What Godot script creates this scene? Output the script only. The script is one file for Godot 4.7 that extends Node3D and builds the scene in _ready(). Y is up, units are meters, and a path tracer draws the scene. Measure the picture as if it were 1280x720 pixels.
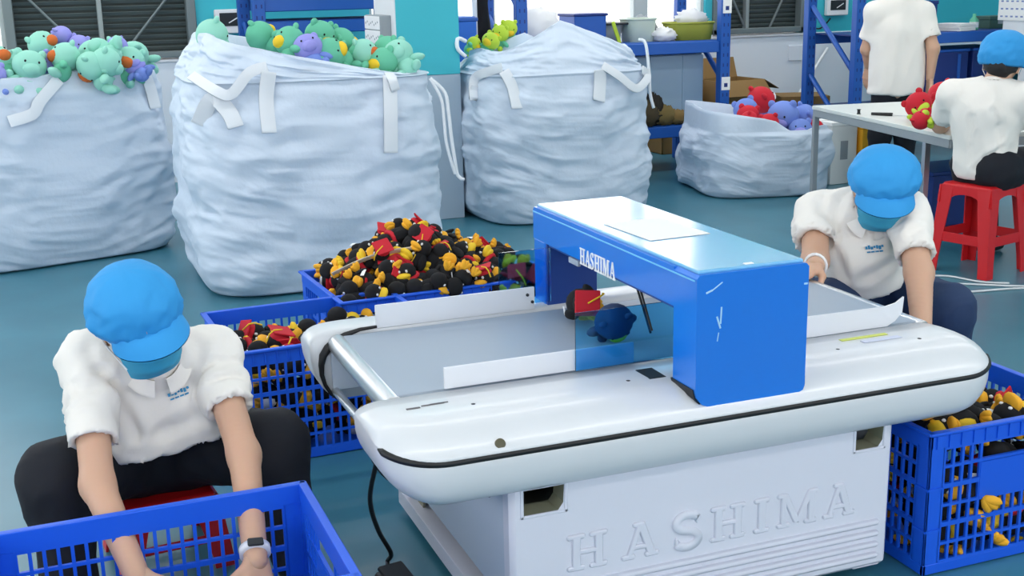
extends Node3D

var M := {}
var taken := {}
var rng := RandomNumberGenerator.new()


# ---------------------------------------------------------------- geometry collector
class G:
	var v := PackedVector3Array()
	var n := PackedVector3Array()
	var ix := PackedInt32Array()

	func block(vs: PackedVector3Array, ts: PackedInt32Array, orient := true) -> void:
		# smooth block; triangles given counter-clockwise seen from outside (turned round when the volume is negative)
		var flip := false
		if orient:
			var vol := 0.0
			for i in range(0, ts.size(), 3):
				vol += vs[ts[i]].dot(vs[ts[i + 1]].cross(vs[ts[i + 2]]))
			flip = vol < 0.0
		var ns := PackedVector3Array()
		ns.resize(vs.size())
		var at := v.size()
		for i in range(0, ts.size(), 3):
			var a := ts[i]
			var b := ts[i + 1]
			var c := ts[i + 2]
			if flip:
				var t := b
				b = c
				c = t
			var f := (vs[b] - vs[a]).cross(vs[c] - vs[a])
			ns[a] += f
			ns[b] += f
			ns[c] += f
			ix.append(at + a)
			ix.append(at + c)
			ix.append(at + b)
		for i in ns.size():
			ns[i] = ns[i].normalized() if ns[i].length_squared() > 1e-20 else Vector3.UP
		v.append_array(vs)
		n.append_array(ns)

	func tri(a: Vector3, b: Vector3, c: Vector3) -> void:
		var f := (b - a).cross(c - a).normalized()
		var at := v.size()
		v.append_array([a, b, c])
		n.append_array([f, f, f])
		ix.append_array([at, at + 2, at + 1])

	func quad(a: Vector3, b: Vector3, c: Vector3, d: Vector3) -> void:
		tri(a, b, c)
		tri(a, c, d)

	func box(c: Vector3, size: Vector3, bevel := 0.0, basis := Basis()) -> G:
		var h := size * 0.5
		var bv: float = minf(bevel, minf(h.x, minf(h.y, h.z)) * 0.98)
		if bv <= 0.0:
			for axis in 3:
				for s in [-1.0, 1.0]:
					var u: int = (axis + 1) % 3
					var w: int = (axis + 2) % 3
					var q := []
					for k in [[-1.0, -1.0], [1.0, -1.0], [1.0, 1.0], [-1.0, 1.0]]:
						var p := Vector3.ZERO
						p[axis] = s * h[axis]
						p[u] = k[0] * h[u]
						p[w] = k[1] * h[w]
						q.append(c + basis * p)
					if s > 0.0:
						quad(q[0], q[1], q[2], q[3])
					else:
						quad(q[0], q[3], q[2], q[1])
			return self
		var vs := PackedVector3Array()
		var ns := PackedVector3Array()
		for axis in 3:
			for k in 8:
				var s := Vector3(1.0 if k & 1 else -1.0, 1.0 if k & 2 else -1.0, 1.0 if k & 4 else -1.0)
				var p := s * h
				for o in 3:
					if o != axis:
						p[o] -= s[o] * bv
				var nn := Vector3.ZERO
				nn[axis] = s[axis]
				vs.append(p)
				ns.append(nn)
		var ts := PackedInt32Array()
		for axis in 3:
			var u: int = 1 << ((axis + 1) % 3)
			var w: int = 1 << ((axis + 2) % 3)
			for sd in 2:
				var b0: int = axis * 8 + (sd << axis)
				ts.append_array([b0, b0 + u, b0 + u + w, b0, b0 + u + w, b0 + w])
		for c3 in 3:
			var a3 := (c3 + 1) % 3
			var b3 := (c3 + 2) % 3
			for sa in 2:
				for sb in 2:
					var k0: int = (sa << a3) + (sb << b3)
					var k1: int = k0 + (1 << c3)
					ts.append_array([a3 * 8 + k0, a3 * 8 + k1, b3 * 8 + k1, a3 * 8 + k0, b3 * 8 + k1, b3 * 8 + k0])
		for k in 8:
			ts.append_array([k, 8 + k, 16 + k])
		var at := v.size()
		for i in range(0, ts.size(), 3):
			var f := (vs[ts[i + 1]] - vs[ts[i]]).cross(vs[ts[i + 2]] - vs[ts[i]])
			var outw := vs[ts[i]] + vs[ts[i + 1]] + vs[ts[i + 2]]
			if f.dot(outw) > 0.0:
				ix.append_array([at + ts[i], at + ts[i + 2], at + ts[i + 1]])
			else:
				ix.append_array([at + ts[i], at + ts[i + 1], at + ts[i + 2]])
		for i in vs.size():
			v.append(c + basis * vs[i])
			n.append((basis * ns[i]).normalized())
		return self

	func rings(rows: Array, wrap := true, caps := true, orient := true) -> G:
		# rows of equally many points
		var m: int = rows[0].size()
		var vs := PackedVector3Array()
		var ts := PackedInt32Array()
		for r in rows:
			vs.append_array(r)
		for i in rows.size() - 1:
			for j in (m if wrap else m - 1):
				var j2 := (j + 1) % m
				var a := i * m + j
				var b := i * m + j2
				var c := (i + 1) * m + j2
				var d := (i + 1) * m + j
				ts.append_array([a, b, c, a, c, d])
		if caps:
			for e in [0, rows.size() - 1]:
				var mid := Vector3.ZERO
				for p in rows[e]:
					mid += p
				vs.append(mid / m)
				var ci := vs.size() - 1
				for j in m:
					var j2 := (j + 1) % m
					if e == 0:
						ts.append_array([ci, j2, j])
					else:
						ts.append_array([ci, e * m + j, e * m + j2])
		block(vs, ts, orient)
		return self

	func tube(path: Array, radius, sides := 8, caps := true) -> G:
		var rows := []
		var up := Vector3.UP
		var d0: Vector3 = (path[1] - path[0]).normalized()
		if absf(d0.dot(up)) > 0.9:
			up = Vector3.RIGHT
		for i in path.size():
			var d: Vector3 = (path[mini(i + 1, path.size() - 1)] - path[maxi(i - 1, 0)]).normalized()
			var side := d.cross(up)
			if side.length() < 1e-4:
				side = d.cross(Vector3(0.3, 0.5, 0.8))
			side = side.normalized()
			up = side.cross(d).normalized()
			var r: float = radius[i] if radius is Array else radius
			var ring := PackedVector3Array()
			for k in sides:
				var t := TAU * k / sides
				ring.append(path[i] + (side * cos(t) + up * sin(t)) * r)
			rows.append(ring)
		return rings(rows, true, caps)

	func ring_tube(c: Vector3, ax: Vector3, ay: Vector3, r: float, seg := 24, sides := 8) -> G:
		# closed torus-like loop with elliptic axes ax, ay
		var nz := ax.cross(ay).normalized()
		var rows := []
		for i in seg + 1:
			var t := TAU * i / seg
			var p := c + ax * cos(t) + ay * sin(t)
			var o := (ax * cos(t) + ay * sin(t)).normalized()
			var ring := PackedVector3Array()
			for k in sides:
				var q := TAU * k / sides
				ring.append(p + o * cos(q) * r + nz * sin(q) * r)
			rows.append(ring)
		return rings(rows, true, false)

	func lathe(profile: Array, seg := 20, xf := Transform3D()) -> G:
		var rows := []
		for p in profile:
			var ring := PackedVector3Array()
			for k in seg:
				var t := TAU * k / seg
				ring.append(xf * Vector3(cos(t) * p[0], p[1], sin(t) * p[0]))
			rows.append(ring)
		return rings(rows, true, true)

	func ellipsoid(c: Vector3, r: Vector3, basis := Basis(), nu := 14, nv := 9) -> G:
		var rows := []
		for i in range(1, nv):
			var f := PI * i / nv
			var ring := PackedVector3Array()
			for k in nu:
				var t := TAU * k / nu
				ring.append(c + basis * Vector3(r.x * sin(f) * cos(t), r.y * cos(f), r.z * sin(f) * sin(t)))
			rows.append(ring)
		var top := c + basis * Vector3(0, r.y, 0)
		var bot := c - basis * Vector3(0, r.y, 0)
		var vs := PackedVector3Array()
		var ts := PackedInt32Array()
		for q in rows:
			vs.append_array(q)
		for i in rows.size() - 1:
			for j in nu:
				var j2 := (j + 1) % nu
				ts.append_array([i * nu + j, i * nu + j2, (i + 1) * nu + j2, i * nu + j, (i + 1) * nu + j2, (i + 1) * nu + j])
		vs.append(top)
		vs.append(bot)
		var e := (rows.size() - 1) * nu
		for j in nu:
			var j2 := (j + 1) % nu
			ts.append_array([vs.size() - 2, j2, j, vs.size() - 1, e + j, e + j2])
		block(vs, ts)
		return self

	func ribbon(path: Array, sides: Array, width: float, thick: float) -> G:
		var rows := []
		for i in path.size():
			var d: Vector3 = (path[mini(i + 1, path.size() - 1)] - path[maxi(i - 1, 0)]).normalized()
			var s: Vector3 = sides[i] if sides.size() > 1 else sides[0]
			s = (s - d * s.dot(d)).normalized()
			var u := s.cross(d).normalized()
			var a := s * width * 0.5
			var b := u * thick * 0.5
			var p: Vector3 = path[i]
			rows.append(PackedVector3Array([p - a - b, p + a - b, p + a + b, p - a + b]))
		var at := v.size()
		rings(rows, true, true)
		return self

	func prism(poly: PackedVector2Array, z0: float, z1: float, xf := Transform3D()) -> G:
		var q := poly
		if Geometry2D.is_polygon_clockwise(q):
			q = q.duplicate()
			q.reverse()
		var t := Geometry2D.triangulate_polygon(q)
		for i in range(0, t.size(), 3):
			var a := q[t[i]]
			var b := q[t[i + 1]]
			var c := q[t[i + 2]]
			if (b - a).cross(c - a) < 0.0:
				var s := b
				b = c
				c = s
			tri(xf * Vector3(a.x, a.y, z1), xf * Vector3(b.x, b.y, z1), xf * Vector3(c.x, c.y, z1))
			tri(xf * Vector3(a.x, a.y, z0), xf * Vector3(c.x, c.y, z0), xf * Vector3(b.x, b.y, z0))
		for i in q.size():
			var a := q[i]
			var b := q[(i + 1) % q.size()]
			quad(xf * Vector3(a.x, a.y, z0), xf * Vector3(b.x, b.y, z0), xf * Vector3(b.x, b.y, z1), xf * Vector3(a.x, a.y, z1))
		return self

	func mesh() -> ArrayMesh:
		var m := ArrayMesh.new()
		var arr := []
		arr.resize(Mesh.ARRAY_MAX)
		arr[Mesh.ARRAY_VERTEX] = v
		arr[Mesh.ARRAY_NORMAL] = n
		arr[Mesh.ARRAY_INDEX] = ix
		m.add_surface_from_arrays(Mesh.PRIMITIVE_TRIANGLES, arr)
		return m


# ---------------------------------------------------------------- soft bodies: tapered capsules joined by a smooth minimum, meshed as surface nets
# a primitive: {a, b, ra, rb} with optional n, s (flattened along n to the share s), cut = [point, normal] (nothing beyond), sub (carved away), k
class Soft:
	var lo := Vector3.ZERO
	var cell := 0.01
	var nx := 0
	var ny := 0
	var nz := 0
	var f := PackedFloat32Array()
	var verts := PackedVector3Array()
	var tris := PackedInt32Array()
	var cuts := []

	func _init(prims: Array, size: float, k: float) -> void:
		cell = size
		var mn := Vector3(1e9, 1e9, 1e9)
		var mx := -mn
		for p in prims:
			if p.get("sub", false):
				continue
			var r: float = maxf(p.ra, p.rb) + k + 2.0 * cell
			for q in [p.a, p.b]:
				mn = mn.min(q - Vector3(r, r, r))
				mx = mx.max(q + Vector3(r, r, r))
		lo = mn
		var d := ((mx - mn) / cell).ceil()
		nx = int(d.x) + 1
		ny = int(d.y) + 1
		nz = int(d.z) + 1
		f.resize(nx * ny * nz)
		f.fill(1.0)
		for p in prims:
			stamp(p, p.get("k", k))
			if p.has("cut"):
				cuts.append([p.cut[0], p.cut[1].normalized(), maxf(p.ra, p.rb) + 0.09])
		nets()

	func stamp(p: Dictionary, k: float) -> void:
		var a: Vector3 = p.a
		var b: Vector3 = p.b
		var ra: float = p.ra
		var rb: float = p.rb
		var ba := b - a
		var inv := 1.0 / maxf(ba.length_squared(), 1e-9)
		var has_n: bool = p.has("n")
		var fn: Vector3 = p.n.normalized() if has_n else Vector3.ZERO
		var fs: float = 1.0 / p.s - 1.0 if has_n else 0.0
		var has_c: bool = p.has("cut")
		var cp: Vector3 = p.cut[0] if has_c else Vector3.ZERO
		var cn: Vector3 = p.cut[1].normalized() if has_c else Vector3.ZERO
		var sub: bool = p.get("sub", false)
		var r := maxf(ra, rb) + k + 2.0 * cell
		var mn := ((a.min(b) - Vector3(r, r, r) - lo) / cell).floor()
		var mx := ((a.max(b) + Vector3(r, r, r) - lo) / cell).ceil()
		var x0 := maxi(0, int(mn.x))
		var y0 := maxi(0, int(mn.y))
		var z0 := maxi(0, int(mn.z))
		var x1 := mini(nx - 1, int(mx.x))
		var y1 := mini(ny - 1, int(mx.y))
		var z1 := mini(nz - 1, int(mx.z))
		for z in range(z0, z1 + 1):
			for y in range(y0, y1 + 1):
				var row := (z * ny + y) * nx
				for x in range(x0, x1 + 1):
					var q := lo + Vector3(x, y, z) * cell
					var pa := q - a
					if has_n:
						pa += fn * (pa.dot(fn) * fs)
					var h := clampf(pa.dot(ba) * inv, 0.0, 1.0)
					var d := (pa - ba * h).length() - ra - (rb - ra) * h
					if has_c:
						d = maxf(d, (q - cp).dot(cn))
					var o := f[row + x]
					if sub:
						if -d > o:
							f[row + x] = -d
						continue
					var e := k - absf(o - d)
					f[row + x] = minf(o, d) - (e * e / (4.0 * k) if e > 0.0 else 0.0)

	func nets() -> void:
		var at := PackedInt32Array()
		at.resize(nx * ny * nz)
		at.fill(-1)
		var sx := 1
		var sy := nx
		var sz := nx * ny
		for z in nz - 1:
			for y in ny - 1:
				var row := (z * ny + y) * nx
				for x in nx - 1:
					var i := row + x
					var c := f[i]
					if c > cell * 2.0 or c < -cell * 2.0:
						continue
					var s0 := c < 0.0
					var c1 := f[i + 1]
					var c2 := f[i + sy]
					var c3 := f[i + sy + 1]
					var c4 := f[i + sz]
					var c5 := f[i + sz + 1]
					var c6 := f[i + sz + sy]
					var c7 := f[i + sz + sy + 1]
					if (c1 < 0.0) == s0 and (c2 < 0.0) == s0 and (c3 < 0.0) == s0 and (c4 < 0.0) == s0 and (c5 < 0.0) == s0 and (c6 < 0.0) == s0 and (c7 < 0.0) == s0:
						continue
					var w := [c, c1, c2, c3, c4, c5, c6, c7]
					var acc := Vector3.ZERO
					var num := 0
					for e in EDGES:
						var fa: float = w[e[0]]
						var fb: float = w[e[1]]
						if (fa < 0.0) != (fb < 0.0):
							var t := fa / (fa - fb)
							acc += Vector3(CORN[e[0]]).lerp(Vector3(CORN[e[1]]), t)
							num += 1
					at[i] = verts.size()
					verts.append(lo + (Vector3(x, y, z) + acc / num) * cell)
		for z in range(1, nz - 1):
			for y in range(1, ny - 1):
				var row := (z * ny + y) * nx
				for x in range(1, nx - 1):
					var i := row + x
					if at[i] < 0:
						continue
					var s0 := f[i] < 0.0
					if s0 != (f[i + 1] < 0.0):
						put(at[i], at[i - sy], at[i - sy - sz], at[i - sz], s0)
					if s0 != (f[i + sy] < 0.0):
						put(at[i], at[i - sz], at[i - sz - sx], at[i - sx], s0)
					if s0 != (f[i + sz] < 0.0):
						put(at[i], at[i - sx], at[i - sx - sy], at[i - sy], s0)

	func put(a: int, b: int, c: int, d: int, s: bool) -> void:
		if a < 0 or b < 0 or c < 0 or d < 0:
			return
		if s:
			tris.append_array([a, b, c, a, c, d])
		else:
			tris.append_array([a, c, b, a, d, c])

	const CORN := [Vector3(0, 0, 0), Vector3(1, 0, 0), Vector3(0, 1, 0), Vector3(1, 1, 0), Vector3(0, 0, 1), Vector3(1, 0, 1), Vector3(0, 1, 1), Vector3(1, 1, 1)]
	const EDGES := [[0, 1], [2, 3], [4, 5], [6, 7], [0, 2], [1, 3], [4, 6], [5, 7], [0, 4], [1, 5], [2, 6], [3, 7]]

	func normals() -> PackedVector3Array:
		var ns := PackedVector3Array()
		ns.resize(verts.size())
		for i in range(0, tris.size(), 3):
			var fc := (verts[tris[i + 1]] - verts[tris[i]]).cross(verts[tris[i + 2]] - verts[tris[i]])
			ns[tris[i]] += fc
			ns[tris[i + 1]] += fc
			ns[tris[i + 2]] += fc
		for i in ns.size():
			ns[i] = ns[i].normalized()
		return ns

	func fold(noise: FastNoiseLite, amp: float, scale: Vector3) -> Soft:
		# cloth creases: ridged noise pushed along the normals, dying out at hems and cuffs
		var ns := normals()
		for i in verts.size():
			var v := verts[i]
			var k := 1.0
			for c in cuts:
				if v.distance_to(c[0]) < c[2]:
					k = minf(k, smoothstep(0.012, 0.06, absf((v - c[0]).dot(c[1]))))
			var q := noise.get_noise_3dv(v * scale)
			var q2 := noise.get_noise_3dv(v * scale * 0.45 + Vector3(9, 4, 2))
			verts[i] = v + ns[i] * amp * k * ((0.45 - absf(q) * 2.0) * 0.6 + q2)
		return self

	func crease(lines: Array) -> Soft:
		# a furrow with a raised lip along each polyline: [points, depth, width]
		var ns := normals()
		for l in lines:
			var pts: Array = l[0]
			for i in verts.size():
				var v := verts[i]
				var best := 1e9
				for k in pts.size() - 1:
					var a: Vector3 = pts[k]
					var ab: Vector3 = pts[k + 1] - a
					var q := v - (a + ab * clampf((v - a).dot(ab) / ab.length_squared(), 0.0, 1.0))
					var dn := q.dot(ns[i])
					if absf(dn) > 0.14:
						continue
					best = minf(best, (q - ns[i] * dn).length())
				if best < l[2] * 4.0:
					var t: float = best / l[2]
					verts[i] = v + ns[i] * l[1] * (-exp(-t * t) + 0.6 * exp(-(t - 1.9) * (t - 1.9)))
		return self

	func near(p: Vector3) -> int:
		var best := 0
		var bd := 1e9
		for i in verts.size():
			var d := verts[i].distance_squared_to(p)
			if d < bd:
				bd = d
				best = i
		return best

	func into(g: G) -> G:
		g.block(verts, tris)
		return g


# ---------------------------------------------------------------- naming
func numbered(called: String) -> String:
	var k: int = taken.get(called, 0)
	taken[called] = k + 1
	return called if k == 0 else "%s_%03d" % [called, k]


func thing(called: String, label: String, category: String, at := Vector3.ZERO, turn := 0.0, group := "") -> Node3D:
	var o := Node3D.new()
	o.name = numbered(called)
	add_child(o)
	o.position = at
	o.rotation.y = turn
	tag(o, label, category, group)
	return o


func tag(o: Node, label: String, category: String, group := "") -> void:
	o.set_meta("label", label)
	o.set_meta("category", category)
	if group:
		o.set_meta("group", group)


func part(parent: Node3D, called: String, mesh: Mesh, m: Material, xf := Transform3D(), label := "") -> MeshInstance3D:
	var o := MeshInstance3D.new()
	o.name = called
	o.mesh = mesh
	o.material_override = m
	o.transform = xf
	parent.add_child(o, true)
	if label:
		o.set_meta("label", label)
	return o


func solo(called: String, label: String, category: String, mesh: Mesh, m: Material, at := Vector3.ZERO, turn := 0.0, group := "") -> MeshInstance3D:
	var o := MeshInstance3D.new()
	o.name = numbered(called)
	o.mesh = mesh
	o.material_override = m
	add_child(o)
	o.position = at
	o.rotation.y = turn
	tag(o, label, category, group)
	return o


func struct(called: String, mesh: Mesh, m: Material, parent: Node3D = self) -> MeshInstance3D:
	var o := MeshInstance3D.new()
	o.name = called
	o.mesh = mesh
	o.material_override = m
	parent.add_child(o, true)
	if parent == self:
		o.set_meta("kind", "structure")
	return o


func dup(proto: Node3D, called: String, label: String, xf: Transform3D, group := "") -> Node3D:
	var c: Node3D = proto.duplicate()
	c.name = numbered(called)
	add_child(c)
	c.transform = xf
	c.set_meta("label", label)
	if group:
		c.set_meta("group", group)
	return c


func c8(r: int, g: int, b: int) -> Color:
	return Color8(r, g, b)


func mat(col: Color, rough := 0.6, metal := 0.0, coat := 0.0) -> StandardMaterial3D:
	var m := StandardMaterial3D.new()
	m.albedo_color = col
	m.roughness = rough
	m.metallic = metal
	if coat > 0.0:
		m.clearcoat_enabled = true
		m.clearcoat = coat
		m.clearcoat_roughness = 0.12
	return m


func noise_tex(freq: float, octaves: int, seed_: int, ramp: Array, size := 256, as_normal := false) -> NoiseTexture2D:
	var t := NoiseTexture2D.new()
	t.width = size
	t.height = size
	t.seamless = true
	var fn := FastNoiseLite.new()
	fn.seed = seed_
	fn.frequency = freq
	fn.fractal_octaves = octaves
	t.noise = fn
	if as_normal:
		t.as_normal_map = true
	elif ramp.size():
		var g := Gradient.new()
		g.set_color(0, ramp[0])
		g.set_color(1, ramp[1])
		t.color_ramp = g
	return t


func tri_tex(m: StandardMaterial3D, scale: float, world := false) -> StandardMaterial3D:
	m.uv1_triplanar = true
	m.uv1_world_triplanar = world
	m.uv1_scale = Vector3(scale, scale, scale)
	return m


func fnoise(seed_: int, freq := 1.0, oct := 2) -> FastNoiseLite:
	var fn := FastNoiseLite.new()
	fn.seed = seed_
	fn.noise_type = FastNoiseLite.TYPE_SIMPLEX_SMOOTH
	fn.frequency = freq
	fn.fractal_octaves = oct
	return fn


func aim(dir: Vector3, up := Vector3.UP) -> Basis:
	# y axis along dir
	var y := dir.normalized()
	var x := up.cross(y)
	if x.length() < 1e-3:
		x = Vector3.RIGHT
	x = x.normalized()
	return Basis(x, y, x.cross(y))


func pr(a: Vector3, b: Vector3, ra: float, rb: float, more := {}) -> Dictionary:
	var d := {"a": a, "b": b, "ra": ra, "rb": rb}
	d.merge(more)
	return d

func _ready() -> void:
	rng.seed = 20240611
	var cam := Camera3D.new()
	cam.name = "camera"
	cam.fov = 26.836
	cam.near = 0.05
	cam.far = 60.0
	cam.position = Vector3(0, 1.45, 0)
	cam.rotation_degrees = Vector3(-14.2266, -20.883, -1.285)
	add_child(cam)
	cam.current = true

	var env := Environment.new()
	env.background_mode = Environment.BG_SKY
	var sky := Sky.new()
	var sm := ProceduralSkyMaterial.new()
	sm.sky_top_color = Color(0.93, 0.94, 0.96)
	sm.sky_horizon_color = Color(1.0, 0.985, 0.975)
	sm.ground_horizon_color = Color(0.88, 0.88, 0.86)
	sm.ground_bottom_color = Color(0.66, 0.66, 0.64)
	sm.sky_energy_multiplier = 1.0
	sm.sun_angle_max = 1.0
	sky.sky_material = sm
	env.sky = sky
	env.background_energy_multiplier = 3.5
	env.tonemap_mode = Environment.TONE_MAPPER_LINEAR
	env.tonemap_exposure = 1.24
	env.sdfgi_enabled = true
	env.ssao_enabled = true
	env.ssil_enabled = true
	var we := WorldEnvironment.new()
	we.name = "world_environment"
	we.environment = env
	add_child(we)
	lamps()

	materials()
	room()
	machine()
	bags()
	crates()
	workers()
	racks()
	table_corner()
	heaps()
	details()


func lamps() -> void:
	# five long rows of ceiling tube lights
	var white := mat(c8(235, 238, 240), 0.5)
	var glow := mat(c8(250, 250, 250), 0.5)
	glow.emission_enabled = true
	glow.emission = Color(0.95, 0.98, 1.0)
	glow.emission_energy_multiplier = 2.0
	var rows := [[1.0, "over the front aisle behind the camera"], [-2.0, "over the needle detector"], [-5.0, "over the sewing table"], [-7.0, "over the white bulk bags"], [-8.9, "along the back wall over the racks"]]
	for r in rows:
		var t := thing("ceiling_light", "long white tube light hung under the ceiling " + r[1], "lamp", Vector3(3.2, 3.02, r[0]))
		part(t, "housing", G.new().box(Vector3(0, 0.06, 0), Vector3(11.0, 0.06, 0.16), 0.01).mesh(), white)
		part(t, "tube", G.new().tube([Vector3(-5.45, 0.01, 0), Vector3(5.45, 0.01, 0)], 0.018, 8).mesh(), glow)
		var rod := G.new()
		for x in [-5.0, 0.0, 5.0]:
			rod.tube([Vector3(x, 0.08, 0), Vector3(x, 0.28, 0)], 0.008, 6)
		part(t, "hanger_rod", rod.mesh(), white)
		var l := AreaLight3D.new()
		l.name = "tube_light"
		l.area_size = Vector2(10.9, 0.12)
		l.light_energy = LAMP
		l.light_color = Color(1.0, 0.975, 0.955)
		l.rotation_degrees = Vector3(-90, 0, 0)
		l.position = Vector3(0, -0.02, 0)
		l.shadow_enabled = true
		l.area_range = 14.0
		l.area_attenuation = 2.0
		t.add_child(l)


const LAMP := 5.6


func materials() -> void:
	var floor_m := mat(c8(66, 130, 150), 0.30)
	floor_m.albedo_texture = noise_tex(0.006, 4, 3, [Color(0.86, 0.88, 0.88), Color(1, 1, 1)], 512)
	tri_tex(floor_m, 0.4, true)
	floor_m.metallic_specular = 0.5
	M.floor = floor_m
	M.teal = mat(c8(58, 186, 202), 0.55)
	M.dado = mat(c8(230, 238, 246), 0.5)
	M.white_wall = mat(c8(225, 230, 234), 0.7)
	M.ceiling = mat(c8(225, 230, 232), 0.8)
	M.frame = mat(c8(190, 200, 200), 0.5)
	var bagm := mat(c8(205, 219, 235), 0.6)
	bagm.heightmap_enabled = true
	bagm.heightmap_scale = 0.12
	bagm.heightmap_texture = noise_tex(0.02, 4, 8, [], 512)
	tri_tex(bagm, 2.2)
	M.bag = bagm
	M.strap = mat(c8(226, 232, 238), 0.7)
	M.shell = mat(c8(216, 220, 224), 0.34, 0.0, 0.25)
	M.panel = mat(c8(222, 224, 236), 0.42)
	M.side = mat(c8(200, 212, 226), 0.45)
	M.tunnel = mat(c8(4, 116, 222), 0.3, 0.0, 0.6)
	M.lid = mat(c8(104, 180, 228), 0.24, 0.0, 1.0)
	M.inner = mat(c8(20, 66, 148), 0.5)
	M.belt = mat(c8(158, 172, 188), 0.5)
	M.guard = mat(c8(226, 230, 236), 0.4)
	M.black = mat(c8(16, 17, 20), 0.5)
	M.dark = mat(c8(32, 38, 44), 0.6)
	M.steel = mat(c8(200, 205, 210), 0.28, 0.85)
	M.khaki = mat(c8(150, 150, 128), 0.6)
	var ac := mat(Color(0.42, 0.80, 1.0, 0.0), 0.04)
	ac.refraction_enabled = true
	ac.refraction_scale = 0.05
	M.acrylic = ac
	M.crate = mat(c8(18, 92, 224), 0.42)
	M.red = mat(c8(205, 24, 32), 0.38)
	M.cap = mat(c8(46, 154, 222), 0.75)
	M.mask = mat(c8(58, 168, 204), 0.75)
	var polo := mat(c8(240, 236, 229), 0.85)
	polo.heightmap_enabled = true
	polo.heightmap_scale = 0.02
	polo.heightmap_texture = noise_tex(0.035, 3, 11, [], 512)
	tri_tex(polo, 6.0)
	M.polo = polo
	M.trouser = mat(c8(15, 19, 30), 0.85)
	M.navy = mat(c8(34, 56, 92), 0.85)
	var skin := mat(c8(206, 164, 138), 0.55)
	skin.subsurf_scatter_enabled = true
	skin.subsurf_scatter_strength = 0.12
	M.skin = skin
	M.hair = mat(c8(26, 24, 26), 0.6)
	M.shoe = mat(c8(30, 32, 36), 0.6)
	M.rack = mat(c8(24, 88, 176), 0.45)
	M.rack_dark = mat(c8(16, 48, 120), 0.5)
	M.carton = mat(c8(142, 110, 62), 0.8)
	M.carton_in = mat(c8(112, 84, 48), 0.85)
	M.lime = mat(c8(188, 214, 60), 0.7)
	M.olive = mat(c8(158, 164, 62), 0.7)
	M.white = mat(c8(238, 240, 242), 0.55)
	M.paper = mat(c8(240, 242, 240), 0.6)
	M.yellow = mat(c8(244, 178, 40), 0.8)
	M.gold = mat(c8(240, 200, 40), 0.75)
	M.plush_black = mat(c8(20, 21, 25), 0.95)
	M.plush_red = mat(c8(200, 26, 46), 0.8)
	M.plush_teal = mat(c8(150, 214, 196), 0.95)
	M.plush_green = mat(c8(104, 190, 158), 0.95)
	M.plush_violet = mat(c8(150, 150, 222), 0.95)
	M.plush_blue = mat(c8(118, 144, 216), 0.95)
	M.plush_orange = mat(c8(206, 106, 48), 0.95)
	M.cable_white = mat(c8(215, 220, 222), 0.5)
	M.table = mat(c8(222, 226, 222), 0.4)
	M.grey = mat(c8(150, 158, 164), 0.6)
	var film := mat(c8(150, 178, 200), 0.3)
	M.film = film


func slab(parent: Node3D, called: String, x0: float, x1: float, y0: float, y1: float, z0: float, z1: float, m: Material, bevel := 0.0) -> MeshInstance3D:
	return part(parent, called, G.new().box(Vector3((x0 + x1) / 2, (y0 + y1) / 2, (z0 + z1) / 2), Vector3(absf(x1 - x0), absf(y1 - y0), absf(z1 - z0)), bevel).mesh(), m)


func setting(called: String) -> Node3D:
	var o := Node3D.new()
	o.name = called
	add_child(o)
	o.set_meta("kind", "structure")
	return o


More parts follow.
